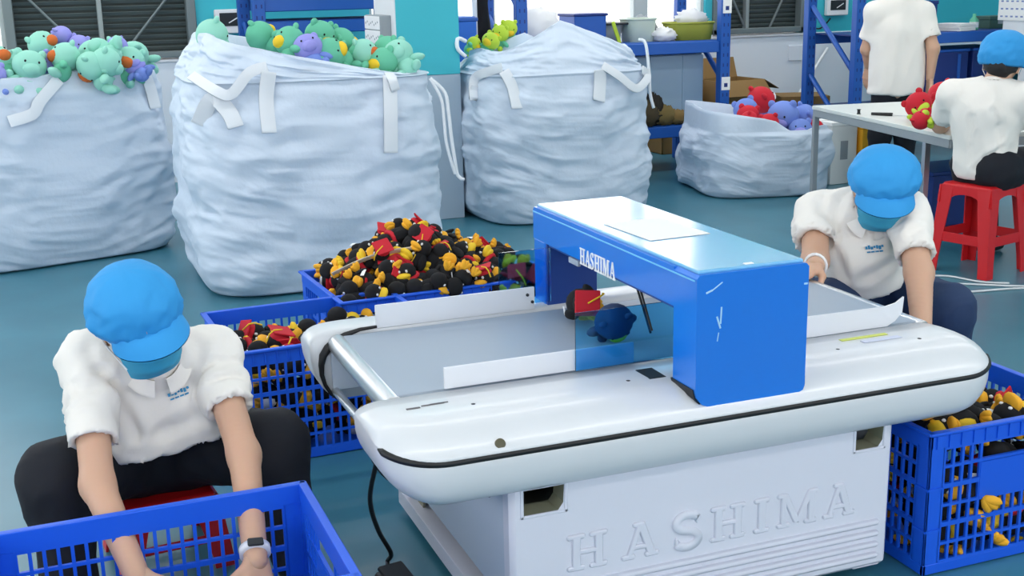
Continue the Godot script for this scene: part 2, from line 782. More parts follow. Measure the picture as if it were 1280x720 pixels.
func room() -> void:
	struct("floor", G.new().box(Vector3(3.2, -0.1, -3.6), Vector3(13.2, 0.2, 12.4)).mesh(), M.floor)
	struct("ceiling", G.new().box(Vector3(3.2, 3.4, -3.6), Vector3(13.2, 0.2, 12.4)).mesh(), M.ceiling)
	var wl := setting("wall_left")
	slab(wl, "dado", -3.4, -3.2, 0, 0.93, -9.8, 2.6, M.dado)
	for s in [[-9.8, -7.6], [-4.0, -3.6], [0.0, 2.6]]:
		slab(wl, "upper_wall", -3.4, -3.2, 0.93, 3.0, s[0], s[1], M.white_wall)
	slab(wl, "lintel", -3.4, -3.2, 3.0, 3.3, -9.8, 2.6, M.white_wall)
	var wr := setting("wall_right")
	slab(wr, "dado", 9.6, 9.8, 0, 0.93, -9.8, 2.6, M.dado)
	slab(wr, "upper_wall", 9.6, 9.8, 0.93, 3.3, -9.8, 2.6, M.teal)
	var wf := setting("wall_front")
	slab(wf, "dado", -3.4, 9.8, 0, 0.93, 2.4, 2.6, M.dado)
	for s in [[-3.4, -2.6], [1.4, 1.8], [5.4, 5.8], [9.2, 9.8]]:
		slab(wf, "upper_wall", s[0], s[1], 0.93, 3.0, 2.4, 2.6, M.white_wall)
	slab(wf, "lintel", -3.4, 9.8, 3.0, 3.3, 2.4, 2.6, M.white_wall)
	var wb := setting("wall_back")
	slab(wb, "dado", -3.2, 9.6, 0, 0.915, -9.8, -9.6, M.dado)
	slab(wb, "dado_ledge", -3.2, 9.6, 0.915, 0.94, -9.8, -9.585, M.white, 0.006)
	for s in [[-3.2, -2.4], [1.15, 2.5], [5.55, 5.62], [6.60, 9.6]]:
		slab(wb, "upper_wall", s[0], s[1], 0.94, 3.15, -9.8, -9.6, M.teal)
	slab(wb, "lintel", -3.2, 9.6, 3.15, 3.3, -9.8, -9.6, M.teal)
	# windows: panes with frames; the bright sky behind
	var pane := mat(Color(0.9, 0.97, 1.0, 0.06), 0.03)
	pane.transparency = BaseMaterial3D.TRANSPARENCY_ALPHA
	var k := 0
	for w in [[-2.4, -0.20, [-1.35]], [2.5, 5.55, [3.55, 4.93]]]:
		k += 1
		var o := setting("window_%d" % k)
		var xs := [w[0]]
		xs.append_array(w[2])
		xs.append(w[1])
		slab(o, "window_frame", w[0], w[1], 0.94, 0.985, -9.75, -9.63, M.frame, 0.005)
		slab(o, "window_frame", w[0], w[1], 3.10, 3.15, -9.75, -9.63, M.frame, 0.005)
		for x in xs:
			var hw := 0.07 if x == 4.93 else 0.03
			slab(o, "mullion", x - hw, x + hw, 0.985, 3.10, -9.75, -9.63, M.frame, 0.005)
		for i in xs.size() - 1:
			slab(o, "pane", xs[i] + 0.02, xs[i + 1] - 0.02, 0.98, 3.11, -9.70, -9.694, pane)
	for w in [[-2.6, 1.4, [-1.3, 0.05]], [1.8, 5.4, [3.0, 4.2]], [5.8, 9.2, [6.9, 8.1]]]:
		k += 1
		var o := setting("window_%d" % k)
		slab(o, "window_frame", w[0], w[1], 0.93, 0.98, 2.45, 2.55, M.frame, 0.005)
		slab(o, "window_frame", w[0], w[1], 2.95, 3.0, 2.45, 2.55, M.frame, 0.005)
		for x in [w[0], w[2][0], w[2][1], w[1]]:
			slab(o, "mullion", x - 0.03, x + 0.03, 0.98, 2.95, 2.45, 2.55, M.frame, 0.005)
		slab(o, "pane", w[0] + 0.02, w[1] - 0.02, 0.97, 2.96, 2.497, 2.503, pane)
	for w in [[-7.6, -4.0, [-6.4, -5.2]], [-3.6, 0.0, [-2.4, -1.2]]]:
		k += 1
		var o := setting("window_%d" % k)
		slab(o, "window_frame", -3.35, -3.25, 0.93, 0.98, w[0], w[1], M.frame, 0.005)
		slab(o, "window_frame", -3.35, -3.25, 2.95, 3.0, w[0], w[1], M.frame, 0.005)
		for z in [w[0], w[2][0], w[2][1], w[1]]:
			slab(o, "mullion", -3.35, -3.25, 0.98, 2.95, z - 0.03, z + 0.03, M.frame, 0.005)
		slab(o, "pane", -3.303, -3.297, 0.97, 2.96, w[0] + 0.02, w[1] - 0.02, pane)
	# square columns
	var p1 := setting("pillar_1")
	slab(p1, "dado", 2.03, 2.43, 0, 0.905, -7.65, -7.18, mat(c8(168, 186, 202), 0.5), 0.004)
	slab(p1, "upper_column", 2.03, 2.43, 0.905, 3.3, -7.65, -7.18, M.teal, 0.004)
	slab(p1, "white_side", 2.024, 2.031, 0.905, 3.3, -7.652, -7.182, M.white_wall)
	var p2 := setting("pillar_2")
	slab(p2, "column", 7.09, 7.53, 0, 3.3, -7.65, -7.18, M.white_wall, 0.004)

	# exhaust fans in the wall
	exhaust_fan("square grey exhaust fan with dark louvres at the upper left behind mint toys", -0.20, 1.15, 0.95, 3.15, 0.46)
	exhaust_fan("square grey exhaust fan with dark louvres right of the blue rack post", 5.62, 6.60, 0.95, 2.0, 5.98)
	var wfill := setting("trim_1")
	slab(wfill, "fan_surround", 5.62, 6.60, 2.0, 3.15, -9.8, -9.6, M.teal)


func exhaust_fan(label: String, x0: float, x1: float, y0: float, y1: float, xm: float) -> void:
	var t := thing("exhaust_fan", label, "fan", Vector3((x0 + x1) / 2, y0, -9.62))
	var w := (x1 - x0) / 2
	var h := y1 - y0
	var f := G.new()
	for s in [-1.0, 1.0]:
		f.box(Vector3(s * (w - 0.035), h / 2, 0), Vector3(0.07, h, 0.10), 0.008)
	f.box(Vector3(0, 0.025, 0), Vector3(w * 2, 0.05, 0.10), 0.008)
	f.box(Vector3(0, h - 0.03, 0), Vector3(w * 2, 0.06, 0.10), 0.008)
	var galv := mat(c8(120, 132, 134), 0.5, 0.3)
	part(t, "fan_frame", f.mesh(), galv)
	part(t, "centre_bar", G.new().box(Vector3(xm - (x0 + x1) / 2, h / 2, 0.0), Vector3(0.035, h, 0.06), 0.004).mesh(), mat(c8(150, 160, 160), 0.5, 0.3))
	var dark := mat(c8(66, 76, 76), 0.75)
	part(t, "back_panel", G.new().box(Vector3(0, h / 2, -0.15), Vector3(w * 2, h, 0.02)).mesh(), dark)
	var g := G.new()
	var k := int(h / 0.045)
	for i in k:
		g.box(Vector3(0, 0.05 + (i + 0.5) * (h - 0.1) / k, -0.06), Vector3(w * 2 - 0.1, 0.03, 0.004), 0.0, Basis(Vector3.RIGHT, 0.7))
	part(t, "louvre_slats", g.mesh(), mat(c8(92, 104, 104), 0.6)).set_meta("kind", "stuff")
	for s in [-1.0, 1.0]:
		var a := Vector3(s * (w - 0.1), minf(0.55, h - 0.1), -0.01)
		var b := Vector3(s * 0.12, 0.03, -0.01)
		part(t, "brace", G.new().tube([a, b], 0.011, 6).mesh(), galv)
	part(t, "motor_hub", G.new().lathe([[0.0, -0.04], [0.10, -0.04], [0.10, 0.04], [0.0, 0.05]], 16, Transform3D(Basis(Vector3.RIGHT, PI / 2), Vector3(w * 0.45, 0.62, -0.11))).mesh(), galv)

# ---------------------------------------------------------------- the needle detector
const PROFILE := [[0.0, 0.580], [0.06, 0.585], [0.12, 0.586], [0.17, 0.583], [0.21, 0.576], [0.24, 0.565], [0.262, 0.551], [0.275, 0.540], [0.279, 0.533], [0.2745, 0.5320], [0.2745, 0.5220], [0.279, 0.521], [0.280, 0.505], [0.279, 0.482], [0.272, 0.458], [0.258, 0.438], [0.235, 0.422], [0.205, 0.413], [0.16, 0.409], [0.0, 0.407]]


func shell_ring(x: float, x0: float, x1: float, zin: float, dir: float, e0: float, e1: float, grow := 0.0, from := 0, to := 20) -> PackedVector3Array:
	var q := 0.0
	if x < x0 + e0:
		q = 1.0 - (x - x0) / e0
	elif x > x1 - e1:
		q = 1.0 - (x1 - x) / e1
	var gd := 0.55 + 0.45 * sqrt(maxf(0.0, 1.0 - pow(q, 2.0)))
	var xe := minf(x - x0, x1 - x)
	var qt := clampf(1.0 - xe / 0.060, 0.0, 1.0)
	var qb := clampf(1.0 - xe / (0.135 if dir > 0.0 else 0.085), 0.0, 1.0)
	var gt := 0.10 + 0.90 * sqrt(maxf(0.0, 1.0 - qt * qt))
	var gb := 0.10 + 0.90 * sqrt(maxf(0.0, 1.0 - pow(qb, 2.0)))
	var ring := PackedVector3Array()
	for i in range(from, to):
		var p: Array = PROFILE[i]
		var y: float = 0.552 + (p[1] - 0.552) * (gt if p[1] > 0.552 else gb)
		var d: float = p[0] * gd + grow
		ring.append(Vector3(x, y, zin + dir * d))
	return ring


func rail_shell(x0: float, x1: float, zin: float, dir: float, depth: float) -> ArrayMesh:
	var rows := []
	var xs := []
	for i in 13:
		xs.append(x0 + 0.13 * (1.0 - cos(PI / 2 * i / 12.0)))
	for i in range(1, 24):
		xs.append(lerpf(x0 + 0.13, x1 - 0.13, i / 24.0))
	for i in 13:
		xs.append(x1 - 0.13 * (1.0 - cos(PI / 2 * (12 - i) / 12.0)))
	for x in xs:
		var r := shell_ring(x, x0, x1, zin, dir, 0.13, 0.13)
		for i in r.size():
			r[i].z = zin + (r[i].z - zin) * depth / 0.28
		rows.append(r)
	return G.new().rings(rows, true, true).mesh()


func slab_letter(ch: String, w: float, h: float) -> G:
	# bold slab-serif capitals pressed out of the sheet, every stroke with rounded shoulders
	var g := G.new()
	var sw := 0.021
	var sh := 0.013
	var strokes := []
	if ch == "H":
		strokes = [[0.24, 0, 0.24, 1, sw], [0.76, 0, 0.76, 1, sw], [0.24, 0.5, 0.76, 0.5, sh]]
		for x in [0.24, 0.76]:
			for y in [0.075, 0.925]:
				strokes.append([x - 0.22, y, x + 0.22, y, sh])
	elif ch == "A":
		strokes = [[0.20, 0.02, 0.50, 0.98, 0.014], [0.50, 0.98, 0.80, 0.02, sw], [0.28, 0.32, 0.72, 0.32, sh], [0.02, 0.075, 0.38, 0.075, sh], [0.60, 0.075, 0.98, 0.075, sh], [0.30, 0.93, 0.60, 0.93, sh]]
	elif ch == "I":
		strokes = [[0.5, 0, 0.5, 1, sw], [0.02, 0.075, 0.98, 0.075, sh], [0.02, 0.925, 0.98, 0.925, sh]]
	elif ch == "M":
		strokes = [[0.16, 0, 0.16, 1, 0.016], [0.84, 0, 0.84, 1, sw], [0.18, 0.96, 0.50, 0.10, 0.018], [0.50, 0.10, 0.82, 0.96, 0.016], [0.0, 0.075, 0.34, 0.075, sh], [0.66, 0.075, 1.0, 0.075, sh], [0.0, 0.925, 0.24, 0.925, sh], [0.76, 0.925, 1.0, 0.925, sh]]
	elif ch == "S":
		var path := []
		var sides := []
		for k in 25:
			var u := k / 24.0
			var a := lerpf(0.45, PI * 1.5, minf(u * 2.0, 1.0)) if u <= 0.5 else lerpf(PI * 0.5, -PI * 0.86, (u - 0.5) * 2.0)
			var cy := 0.73 if u <= 0.5 else 0.27
			path.append(Vector3((0.5 + cos(a) * 0.36) * w, (cy + sin(a) * 0.225) * h, 0.0))
		for k in 25:
			var d: Vector3 = path[mini(k + 1, 24)] - path[maxi(k - 1, 0)]
			sides.append(Vector3(-d.y, d.x, 0))
		g.ribbon(path, sides, 0.018, 0.0125)
		strokes = [[0.82, 0.66, 0.82, 0.96, 0.011], [0.16, 0.04, 0.16, 0.34, 0.011]]
	var n := 0
	for s in strokes:
		var p := Vector3(s[0] * w, s[1] * h, 0)
		var q := Vector3(s[2] * w, s[3] * h, 0)
		var d := (q - p).normalized()
		var dz := 0.0125 - 0.0004 * n
		n += 1
		g.box((p + q) / 2, Vector3((q - p).length(), s[4], dz), 0.0045, Basis(d, Vector3(-d.y, d.x, 0), Vector3(0, 0, 1)))
	return g


func machine() -> void:
	var t := thing("needle_detector", "white and blue conveyor needle detector machine in the middle of the floor", "machine")
	# lower body
	var comb := CSGCombiner3D.new()
	comb.name = "front_panel"
	t.add_child(comb)
	comb.position = Vector3(1.3265, 0, -2.247)
	var cm := CSGMesh3D.new()
	cm.name = "sheet"
	cm.mesh = G.new().box(Vector3(0, 0.2375, 0), Vector3(0.991, 0.405, 0.056), 0.012).mesh()
	cm.material = M.panel
	comb.add_child(cm)
	for sx in [[-0.4645, -0.3705, 0.343, 0.400], [0.385, 0.463, 0.352, 0.402]]:
		var cp := CSGPolygon3D.new()
		cp.name = "slot"
		cp.polygon = PackedVector2Array([Vector2(sx[0], sx[2]), Vector2(sx[1] - 0.014, sx[2]), Vector2(sx[1] - 0.002, sx[2] + 0.016), Vector2(sx[1], sx[3]), Vector2(sx[0], sx[3])])
		cp.depth = 0.2
		cp.position = Vector3(0, 0, 0.1)
		cp.operation = CSGShape3D.OPERATION_SUBTRACTION
		cp.material = M.khaki
		comb.add_child(cp)
		# rim round each slot
		var fr := G.new()
		var xc: float = (sx[0] + sx[1]) / 2 + 1.3265
		fr.box(Vector3(xc, sx[2] - 0.004, -2.2195), Vector3(sx[1] - sx[0] + 0.016, 0.008, 0.006), 0.002)
		fr.box(Vector3(sx[0] - 0.004 + 1.3265, (sx[2] + sx[3]) / 2, -2.2195), Vector3(0.008, sx[3] - sx[2] + 0.016, 0.006), 0.002)
		fr.box(Vector3(sx[1] + 0.004 + 1.3265, (sx[2] + sx[3]) / 2, -2.2195), Vector3(0.008, sx[3] - sx[2] + 0.016, 0.006), 0.002)
		part(t, "slot_rim", fr.mesh(), M.panel)
	# embossed lettering and ribs
	var word := "HASHIMA"
	var lx := [[0.958, 1.062], [1.090, 1.190], [1.218, 1.298], [1.316, 1.414], [1.432, 1.478], [1.496, 1.610], [1.622, 1.720]]
	var ser := SystemFont.new()
	ser.font_names = PackedStringArray(["Droid Serif"])
	ser.font_weight = 700
	for i in 7:
		part(t, "raised_letter", slab_letter(word[i], lx[i][1] - lx[i][0], 0.088).mesh(), M.panel, Transform3D(Basis(), Vector3(lx[i][0], 0.190, -2.2185)))
	for i in 4:
		var y := 0.157 - i * 0.029
		part(t, "raised_rib", G.new().box(Vector3((0.965 + 1.79) / 2, y, -2.219), Vector3(0.825, 0.016, 0.026), 0.0075).mesh(), M.panel)
	# side plates, rear, channel frame, casters
	part(t, "side_plate", G.new().box(Vector3(0.846, 0.265, -2.66), Vector3(0.02, 0.31, 0.80), 0.004).mesh(), M.side)
	part(t, "side_plate", G.new().box(Vector3(1.807, 0.235, -2.66), Vector3(0.02, 0.40, 0.80), 0.004).mesh(), M.side)
	part(t, "rear_plate", G.new().box(Vector3(1.3265, 0.23, -3.075), Vector3(0.98, 0.40, 0.02), 0.004).mesh(), M.side)
	part(t, "end_bracket", G.new().box(Vector3(0.838, 0.20, -3.05), Vector3(0.012, 0.30, 0.08), 0.003).mesh(), M.panel)
	var ch := G.new()
	ch.box(Vector3(0.875, 0.062, -2.66), Vector3(0.10, 0.010, 0.86), 0.002)
	ch.box(Vector3(0.825, 0.045, -2.66), Vector3(0.010, 0.045, 0.86), 0.002)
	part(t, "base_channel", ch.mesh(), M.panel)
	part(t, "base_channel", G.new().box(Vector3(1.77, 0.05, -2.66), Vector3(0.08, 0.04, 0.86), 0.004).mesh(), M.panel)
	part(t, "base_plate", G.new().box(Vector3(1.33, 0.07, -2.66), Vector3(0.9, 0.012, 0.8)).mesh(), M.khaki)
	part(t, "cable_bracket", G.new().prism(PackedVector2Array([Vector2(0, 0), Vector2(0.05, 0.0), Vector2(0.0, 0.075)]), 0.0, 0.006, Transform3D(Basis(Vector3.UP, PI / 2), Vector3(0.845, 0.068, -2.93))).mesh(), M.khaki)
	for p in [Vector2(0.90, -2.34), Vector2(1.76, -2.34), Vector2(0.90, -3.0), Vector2(1.76, -3.0)]:
		var c := G.new().lathe([[0.0, -0.012], [0.020, -0.012], [0.0215, -0.008], [0.0215, 0.008], [0.020, 0.012], [0.0, 0.012]], 18, Transform3D(Basis(Vector3.FORWARD, PI / 2), Vector3(p.x, 0.0215, p.y)))
		c.box(Vector3(p.x, 0.045, p.y), Vector3(0.034, 0.014, 0.04), 0.003)
		part(t, "caster", c.mesh(), M.dark)
	# long rounded side shells and their black gasket line
	part(t, "side_shell", rail_shell(0.55, 2.085, -2.41, 1.0, 0.28), M.shell)
	part(t, "side_shell", rail_shell(0.568, 2.04, -2.95, -1.0, 0.20), M.shell)
	for side in [[0.55, 2.085, -2.41, 1.0, 0.28], [0.568, 2.04, -2.95, -1.0, 0.20]]:
		var path := []
		for i in 61:
			var x: float
			if i < 13:
				x = side[0] + 0.010 + 0.12 * (1.0 - cos(PI / 2 * i / 12.0))
			elif i > 47:
				x = side[1] - 0.010 - 0.12 * (1.0 - cos(PI / 2 * (60 - i) / 12.0))
			else:
				x = lerpf(side[0] + 0.13, side[1] - 0.13, (i - 12) / 36.0)
			var r := shell_ring(x, side[0], side[1], side[2], side[3], 0.13, 0.13)
			var p := (r[9] + r[10]) * 0.5
			p.z = side[2] + (p.z - side[2]) * side[4] / 0.28
			path.append(p)
		path.push_front(path[0] + Vector3(0.001, 0.0015, -side[3] * 0.09))
		part(t, "gasket", G.new().tube(path, 0.0078, 8).mesh(), M.black)
	# inner face of the far shell, and the gasket round its end
	part(t, "bed_plate", G.new().box(Vector3(0.92, 0.49, -2.945), Vector3(0.60, 0.115, 0.008), 0.002).mesh(), M.side)
	part(t, "bed_plate", G.new().box(Vector3(1.37, 0.50, -2.68), Vector3(1.34, 0.11, 0.50), 0.01).mesh(), M.side)
	var edge := [Vector3(0.745, 0.590, -2.944), Vector3(0.70, 0.588, -2.944), Vector3(0.66, 0.578, -2.944), Vector3(0.633, 0.564, -2.944), Vector3(0.614, 0.549, -2.944), Vector3(0.600, 0.530, -2.944), Vector3(0.594, 0.505, -2.944), Vector3(0.594, 0.478, -2.944), Vector3(0.601, 0.450, -2.944), Vector3(0.615, 0.425, -2.944), Vector3(0.642, 0.402, -2.944)]
	part(t, "gasket", G.new().tube(edge, [0.004, 0.005, 0.008, 0.011, 0.012, 0.011, 0.008, 0.006, 0.005, 0.005, 0.005], 8).mesh(), M.black)
	# belt loop and end rollers
	var loop := []
	for i in 9:
		var a := PI / 2 + PI * i / 8.0
		loop.append([0.655 + cos(a) * 0.024, 0.556 + sin(a) * 0.024])
	for i in 9:
		var a := -PI / 2 + PI * i / 8.0
		loop.append([2.035 + cos(a) * 0.024, 0.556 + sin(a) * 0.024])
	var rows := []
	for z in [-2.425, -2.93]:
		var ring := PackedVector3Array()
		for p in loop:
			ring.append(Vector3(p[0], p[1], z))
		rows.append(ring)
	part(t, "conveyor_belt", G.new().rings(rows).mesh(), M.belt)
	for x in [0.640, 2.05]:
		part(t, "roller", G.new().lathe([[0.0, -0.262], [0.026, -0.262], [0.026, 0.262], [0.0, 0.262]], 24, Transform3D(Basis(Vector3.RIGHT, PI / 2), Vector3(x, 0.556, -2.68))).mesh(), M.steel)
	part(t, "tie_rod", G.new().tube([Vector3(0.628, 0.430, -2.95), Vector3(0.612, 0.470, -2.40)], 0.011, 10).mesh(), M.steel)
	part(t, "cable_tie", G.new().tube([Vector3(0.6135, 0.463, -2.48), Vector3(0.613, 0.467, -2.45)], 0.0155, 10).mesh(), M.black)
	# guide plates along the belt
	guide(t, 0.745, 1.192, -2.955, 0.582, 0.645, [Vector2(1.163, 0.628), Vector2(1.178, 0.602), Vector2(0.755, 0.598)])
	guide(t, 1.530, 1.99, -2.955, 0.582, 0.64, [])
	guide(t, 0.757, 1.222, -2.418, 0.582, 0.632, [Vector2(1.115, 0.596), Vector2(1.19, 0.622), Vector2(1.21, 0.598)])
	var rg := G.new()
	var poly := PackedVector2Array([Vector2(1.515, 0.580), Vector2(1.94, 0.580), Vector2(1.965, 0.592), Vector2(1.985, 0.612), Vector2(1.988, 0.652), Vector2(1.965, 0.638), Vector2(1.93, 0.632), Vector2(1.515, 0.635)])
	rg.prism(poly, -2.421, -2.415)
	part(t, "guide_plate", rg.mesh(), M.guard)
	# the detector head bridging the belt
	var hood := G.new()
	hood.prism(PackedVector2Array([Vector2(-2.25, 0.757), Vector2(-2.25, 0.846), Vector2(-3.052, 0.846), Vector2(-3.06, 0.838), Vector2(-3.06, 0.757)]), 0.0, 0.277, Transform3D(Basis(Vector3(0, 0, 1), Vector3(0, 1, 0), Vector3(-1, 0, 0)), Vector3(1.512, 0, 0)))
	part(t, "head_body", hood.mesh(), M.tunnel)
	part(t, "head_lid", G.new().box(Vector3(1.3735, 0.849, -2.605), Vector3(0.262, 0.010, 0.894), 0.004).mesh(), M.lid)
	part(t, "lid_groove", G.new().box(Vector3(1.2345, 0.833, -2.6075), Vector3(0.003, 0.003, 0.90)).mesh(), mat(c8(120, 200, 240), 0.3))
	part(t, "near_leg", G.new().prism(PackedVector2Array([Vector2(1.235, 0.590), Vector2(1.240, 0.573), Vector2(1.252, 0.558), Vector2(1.266, 0.552), Vector2(1.498, 0.552), Vector2(1.508, 0.556), Vector2(1.512, 0.566), Vector2(1.512, 0.838), Vector2(1.505, 0.846), Vector2(1.242, 0.846), Vector2(1.235, 0.838)]), -2.25, -2.150).mesh(), M.tunnel)
	part(t, "foot_gasket", G.new().prism(PackedVector2Array([Vector2(1.232, 0.592), Vector2(1.237, 0.571), Vector2(1.250, 0.555), Vector2(1.265, 0.548), Vector2(1.502, 0.548), Vector2(1.514, 0.553), Vector2(1.518, 0.566), Vector2(1.518, 0.585)]), -2.255, -2.158).mesh(), M.black)
	part(t, "floor_recess", G.new().box(Vector3(1.214, 0.5805, -2.315), Vector3(0.046, 0.012, 0.075), 0.003).mesh(), M.dark)
	part(t, "far_leg", G.new().box(Vector3(1.3135, 0.660, -3.02), Vector3(0.157, 0.20, 0.08), 0.006).mesh(), M.tunnel)
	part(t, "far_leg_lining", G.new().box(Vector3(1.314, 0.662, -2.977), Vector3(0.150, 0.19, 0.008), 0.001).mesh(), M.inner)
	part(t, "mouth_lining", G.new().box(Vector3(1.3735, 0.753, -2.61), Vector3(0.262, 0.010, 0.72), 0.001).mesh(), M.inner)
	part(t, "mouth_bracket", G.new().box(Vector3(1.240, 0.744, -2.79), Vector3(0.010, 0.016, 0.06), 0.002).mesh(), M.belt)
	part(t, "curtain_rod", G.new().tube([Vector3(1.250, 0.752, -2.44), Vector3(1.245, 0.668, -2.37)], 0.003, 6).mesh(), M.black)
	part(t, "curtain_rod", G.new().tube([Vector3(1.268, 0.752, -2.50), Vector3(1.262, 0.650, -2.41)], 0.003, 6).mesh(), M.black)
	part(t, "acrylic_cover", G.new().box(Vector3(1.200, 0.6525, -2.408), Vector3(0.260, 0.137, 0.004)).mesh(), M.acrylic, Transform3D(), "clear blue acrylic side cover")
	part(t, "acrylic_cover", G.new().box(Vector3(1.168, 0.672, -2.962), Vector3(0.150, 0.150, 0.004)).mesh(), M.acrylic, Transform3D(), "clear blue acrylic side cover")
	var tm := TextMesh.new()
	tm.text = "HASHIMA"
	tm.font = ser
	tm.font_size = 48
	tm.pixel_size = 0.002
	tm.depth = 0.1
	var bb := tm.get_aabb()
	var kx := 0.205 / bb.size.x
	var ky := 0.043 / bb.size.y
	part(t, "printed_name", tm, M.white, Transform3D(Basis(Vector3(0, 0, kx), Vector3(0, ky, 0), Vector3(-0.002 / 0.1, 0, 0)), Vector3(1.2345, 0.770, -2.642) - Vector3(0, ky * bb.get_center().y, kx * bb.get_center().x)))
	# wear on the near end of the head
	var sc := mat(c8(170, 214, 246), 0.5)
	for q in [[Vector2(1.257, 0.806), Vector2(1.272, 0.811), 0.004], [Vector2(1.272, 0.811), Vector2(1.296, 0.826), 0.0025], [Vector2(1.284, 0.752), Vector2(1.293, 0.725), 0.004], [Vector2(1.295, 0.772), Vector2(1.293, 0.735), 0.0035], [Vector2(1.289, 0.716), Vector2(1.286, 0.697), 0.002], [Vector2(1.50, 0.80), Vector2(1.509, 0.80), 0.004]]:
		var a := Vector3(q[0].x, q[0].y, -2.1495)
		var b := Vector3(q[1].x, q[1].y, -2.1495)
		part(t, "scratch", G.new().ribbon([a, b], [Vector3(-(b - a).y, (b - a).x, 0)], q[2], 0.001).mesh(), sc)
	part(t, "lid_chip", G.new().box(Vector3(1.372, 0.8535, -2.172), Vector3(0.022, 0.004, 0.010), 0.001).mesh(), M.white)
	# screws, plug and stickers on the near shell
	for q in [[0.577, 0.53, -2.25], [0.78, 0.5845, -2.29], [1.145, 0.5845, -2.29], [1.70, 0.5845, -2.29], [1.93, 0.5845, -2.28], [0.66, 0.5795, -2.24]]:
		part(t, "screw", G.new().lathe([[0.0, -0.002], [0.0055, -0.002], [0.005, 0.0015], [0.0, 0.002]], 10, Transform3D(Basis(), Vector3(q[0], q[1], q[2]))).mesh(), M.dark)
	part(t, "plug_hole", G.new().lathe([[0.0, -0.003], [0.0115, -0.003], [0.0115, 0.0], [0.0105, 0.002], [0.0, 0.002]], 18, Transform3D(Basis(Vector3.RIGHT, 1.05), Vector3(0.785, 0.548, -2.143))).mesh(), mat(c8(84, 80, 58), 0.5))
	part(t, "screw", G.new().lathe([[0.0, -0.002], [0.006, -0.002], [0.006, 0.002], [0.0, 0.002]], 10, Transform3D(Basis(Vector3.FORWARD, PI / 2), Vector3(0.835, 0.34, -2.36))).mesh(), M.dark)
	var st := G.new().box(Vector3(1.815, 0.5865, -2.345), Vector3(0.135, 0.0015, 0.014))
	part(t, "warning_sticker", st.mesh(), mat(c8(206, 216, 96), 0.5))
	part(t, "warning_sticker", G.new().box(Vector3(1.84, 0.5875, -2.31), Vector3(0.11, 0.0015, 0.018)).mesh(), mat(c8(206, 212, 232), 0.5))
	var worn := G.new()
	for q in [[0.655, 0.03, 0.007], [0.70, 0.05, 0.005], [0.715, 0.04, 0.004]]:
		worn.box(Vector3(q[0], 0.5865, -2.315 - (q[0] - 0.655) * 0.15), Vector3(q[1], 0.001, q[2]))
	part(t, "worn_sticker", worn.mesh(), mat(c8(98, 94, 98), 0.6))
	for q in [Vector2(1.170, 0.625), Vector2(1.184, 0.604)]:
		part(t, "guide_screw", G.new().lathe([[0.0, -0.002], [0.0045, -0.002], [0.004, 0.002], [0.0, 0.002]], 10, Transform3D(Basis(Vector3.RIGHT, PI / 2), Vector3(q.x, q.y, -2.949))).mesh(), M.dark)
	# power cable into the base
	var cab := []
	for i in 15:
		var u := i / 14.0
		cab.append(Vector3(lerpf(0.63, 0.835, u) - 0.02 * sin(u * PI), 0.44 - 0.30 * u - 0.06 * sin(u * PI), lerpf(-2.75, -2.92, u)))
	part(t, "power_cable", G.new().tube(cab, 0.006, 6).mesh(), M.black)


func guide(t: Node3D, x0: float, x1: float, z: float, y0: float, y1: float, _screws: Array) -> void:
	part(t, "guide_plate", G.new().box(Vector3((x0 + x1) / 2, (y0 + y1) / 2, z), Vector3(x1 - x0, y1 - y0, 0.006), 0.0015).mesh(), M.guard)

